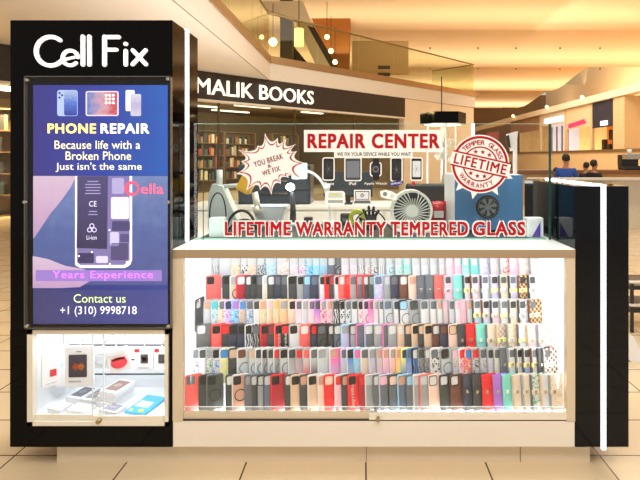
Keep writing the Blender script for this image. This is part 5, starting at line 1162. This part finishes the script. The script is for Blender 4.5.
# little things on the mat
for i, (px, Y, w_, h, col, lab) in enumerate(((308, 2.8, .05, .06, (36, 36, 40), 'small black box with a rounded lid left of the white lamp base'), (330, 2.68, .06, .035, (230, 230, 226), 'small white charger lying under the office machine sticker'), (346, 2.9, .07, .07, (60, 58, 60), 'dark grey battery pack behind the word WARRANTY'))):
    r = thing('gadget_box', lab, 'gadget', (X_(px, Y), Y, ZW))
    bm = NB(); box(bm, (-w_ / 2, 0, 0), (w_ / 2, .05, h), bev=.006); obj('body', bm, mat('gd%d' % i, col, rough=.4), r, world=False)
    bm = NB(); box(bm, (-w_ * .3, -.003, h * .3), (w_ * .3, .001, h * .6), bev=.001); obj('front_plate', bm, M_grey, r, world=False)
# back counter of the kiosk with drawers, monitor on it
YB = 4.1
bc = thing('back_counter', 'white back counter with drawers behind the repair bench', 'counter', (-.2, YB + .25, 0))
M_bcw = mat('drawer_white', (226, 222, 214), rough=.5)
bm = NB(); box(bm, (-1.5, YB + .02, 0), (.62, YB + .5, .98)); obj('carcass', bm, M_bcw, bc)
bm = NB(); box(bm, (-1.52, YB, .98), (.64, YB + .52, 1.01), bev=.004); obj('worktop', bm, M_bcw, bc)
for k in range(5):
    x0 = -1.48 + k * .42
    for j in range(2):
        bm = NB(); box(bm, (x0, YB, .52 + j * .23), (x0 + .40, YB + .02, .73 + j * .23), bev=.003); d = obj('drawer', bm, M_bcw, bc)
        bm = NB(); cyl(bm, (x0 + .2, YB - .02, .63 + j * .23), (x0 + .2, YB, .63 + j * .23), .014, 12); obj('knob', bm, M_dark, d)
r = thing('monitor', 'dark computer monitor on the back counter behind the device stickers', 'monitor', (X_(348, YB + .2), YB + .2, 1.01))
mx0 = X_(348, YB + .2)
bm = NB(); box(bm, (mx0 - .22, YB + .2, 1.07), (mx0 + .22, YB + .23, 1.30), bev=.006); obj('casing', bm, M_dark, r)
bm = NB(); box(bm, (mx0 - .205, YB + .197, 1.085), (mx0 + .205, YB + .2, 1.285)); obj('panel', bm, mat('mon_glass', (52, 58, 64), rough=.15), r)
bm = NB(); box(bm, (mx0 - .02, YB + .215, 1.01), (mx0 + .02, YB + .235, 1.10)); box(bm, (mx0 - .09, YB + .14, 1.01), (mx0 + .09, YB + .28, 1.02), bev=.003); obj('stand', bm, M_dark, r)
r = thing('tool_cabinet', 'dark tool cabinet behind the starburst sticker', 'cabinet', (X_(272, YB + .2), YB + .2, 1.01))
tx0 = X_(272, YB + .15)
bm = NB(); box(bm, (tx0 - .30, YB + .15, 1.011), (tx0 + .34, YB + .45, 1.36), bev=.006); obj('body', bm, mat('cab_dark', (48, 54, 62), rough=.3), r)
for j in range(3):
    bm = NB(); box(bm, (tx0 - .28, YB + .14, 1.03 + j * .11), (tx0 + .32, YB + .15, 1.13 + j * .11), bev=.003); d = obj('drawer', bm, mat('cab_dark2', (60, 68, 78), rough=.25), r)
    bm = NB(); box(bm, (tx0 - .1, YB + .13, 1.10 + j * .11), (tx0 + .14, YB + .14, 1.115 + j * .11)); obj('handle', bm, M_steel, d)
# dark chair behind red bag
r = thing('office_chair', 'dark office chair seen between the fan and the blue machine', 'chair', (X_(437, 3.5), 3.5, 0))
ox = X_(437, 3.5)
bm = NB(); box(bm, (ox - .22, 3.36, .46), (ox + .22, 3.8, .53), bev=.02); obj('seat', bm, M_dark, r)
bm = NB(); box(bm, (ox - .2, 3.78, .62), (ox + .2, 3.84, 1.22), bev=.02); obj('backrest', bm, M_dark, r)
for sgn in (-1, 1):
    bm = NB(); tube(bm, bez((ox + sgn * .24, 3.75, .52), (ox + sgn * .26, 3.75, .8), (ox + sgn * .26, 3.7, .78), (ox + sgn * .24, 3.42, .74), 8), .016, 8); obj('armrest', bm, M_dark, r)
bm = NB(); cyl(bm, (ox, 3.58, .06), (ox, 3.58, .46), .03, 12); cyl(bm, (ox, 3.81, .5), (ox, 3.81, .7), .02, 8); obj('column', bm, M_steel, r)
bm = NB()
for k in range(5):
    a = k * 2 * PI / 5; tube(bm, [(ox, 3.58, .09), (ox + .28 * math.cos(a), 3.58 + .28 * math.sin(a), .05)], [.025, .018], 8); sphere(bm, (ox + .28 * math.cos(a), 3.58 + .28 * math.sin(a), .028), .028, 10)
obj('base', bm, M_dark, r)

# ------------------------------------------------------------------ lights
cxm = (IX0 + IX1) / 2
area('case_light', (cxm, YF + .06, ZT - .045), (math.radians(34), 0, 0), 1.68, .05, 4.0, (250, 252, 255))
area('case_side_light', (IX0 + .012, YF + .05, .6), (math.radians(90), 0, math.radians(-50)), 0.03, .6, 0.45, (250, 252, 255))  # pair of unseen side strips, added to even out light on the cases
area('case_side_light', (IX1 - .012, YF + .05, .6), (math.radians(90), 0, math.radians(50)), 0.03, .6, 0.45, (250, 252, 255))
area('case_foot_light', (cxm, YF + .03, .245), (math.radians(115), 0, 0), 1.7, .03, 4.0, (250, 252, 255))  # unseen lamp added to brighten the front row
area('showcase_light', ((SX0 + SX1) / 2, YF + .10, SZ1 - .012), (math.radians(12), 0, 0), .58, .10, 3.3, (245, 250, 255))
area('mall_light', (.3, -.6, 3.9), (math.radians(14), 0, 0), 4.5, 1.6, 185, (255, 250, 242))  # unseen, added above and behind camera to light floor and kiosk front
area('bench_light', (.1, 3.1, 3.6), (0, 0, 0), 2.0, 1.2, 95, (255, 250, 240))  # unseen panel added to brighten the bench behind the glass
area('concourse_light', (6, 11, 8.6), (0, 0, 0), 9, 9, 850, (255, 240, 218))
area('arcade_light', (9, 26, 8.2), (0, math.radians(-35), 0), 6, 18, 1300, (255, 240, 218))
area('far_wall_light', (24, 44, 7.5), (0, math.radians(-80), 0), 3, 30, 4200, (255, 232, 196))  # unseen panel added to brighten the upper right wall
area('soffit_wash', (-1.0, 8, .6), (math.radians(180), math.radians(12), 0), 3, 8, 410, (255, 251, 245))  # unseen upward panel added to brighten the soffit, no fixture there
p = FA(0, 3.2, 3.3); area('store_light', p, (math.radians(25), 0, ROT45), 9, 4, 460, (255, 240, 206))
p = FA(-7.3, .25, 3.05); area('store_window_light', p, (math.radians(50), 0, ROT45), 2.4, .3, 480, (255, 222, 170))
for i, pw in enumerate((1050, 1250, 1650, 2200)):
    y1 = edges[i + 1]
    area('vault_light', (6, y1 - 2.6, H0 - 1.5), (math.radians(180 - 22), 0, 0), 80, .8, pw, (255, 236, 208))  # unseen strips added below the vaults to make their brightness gradient
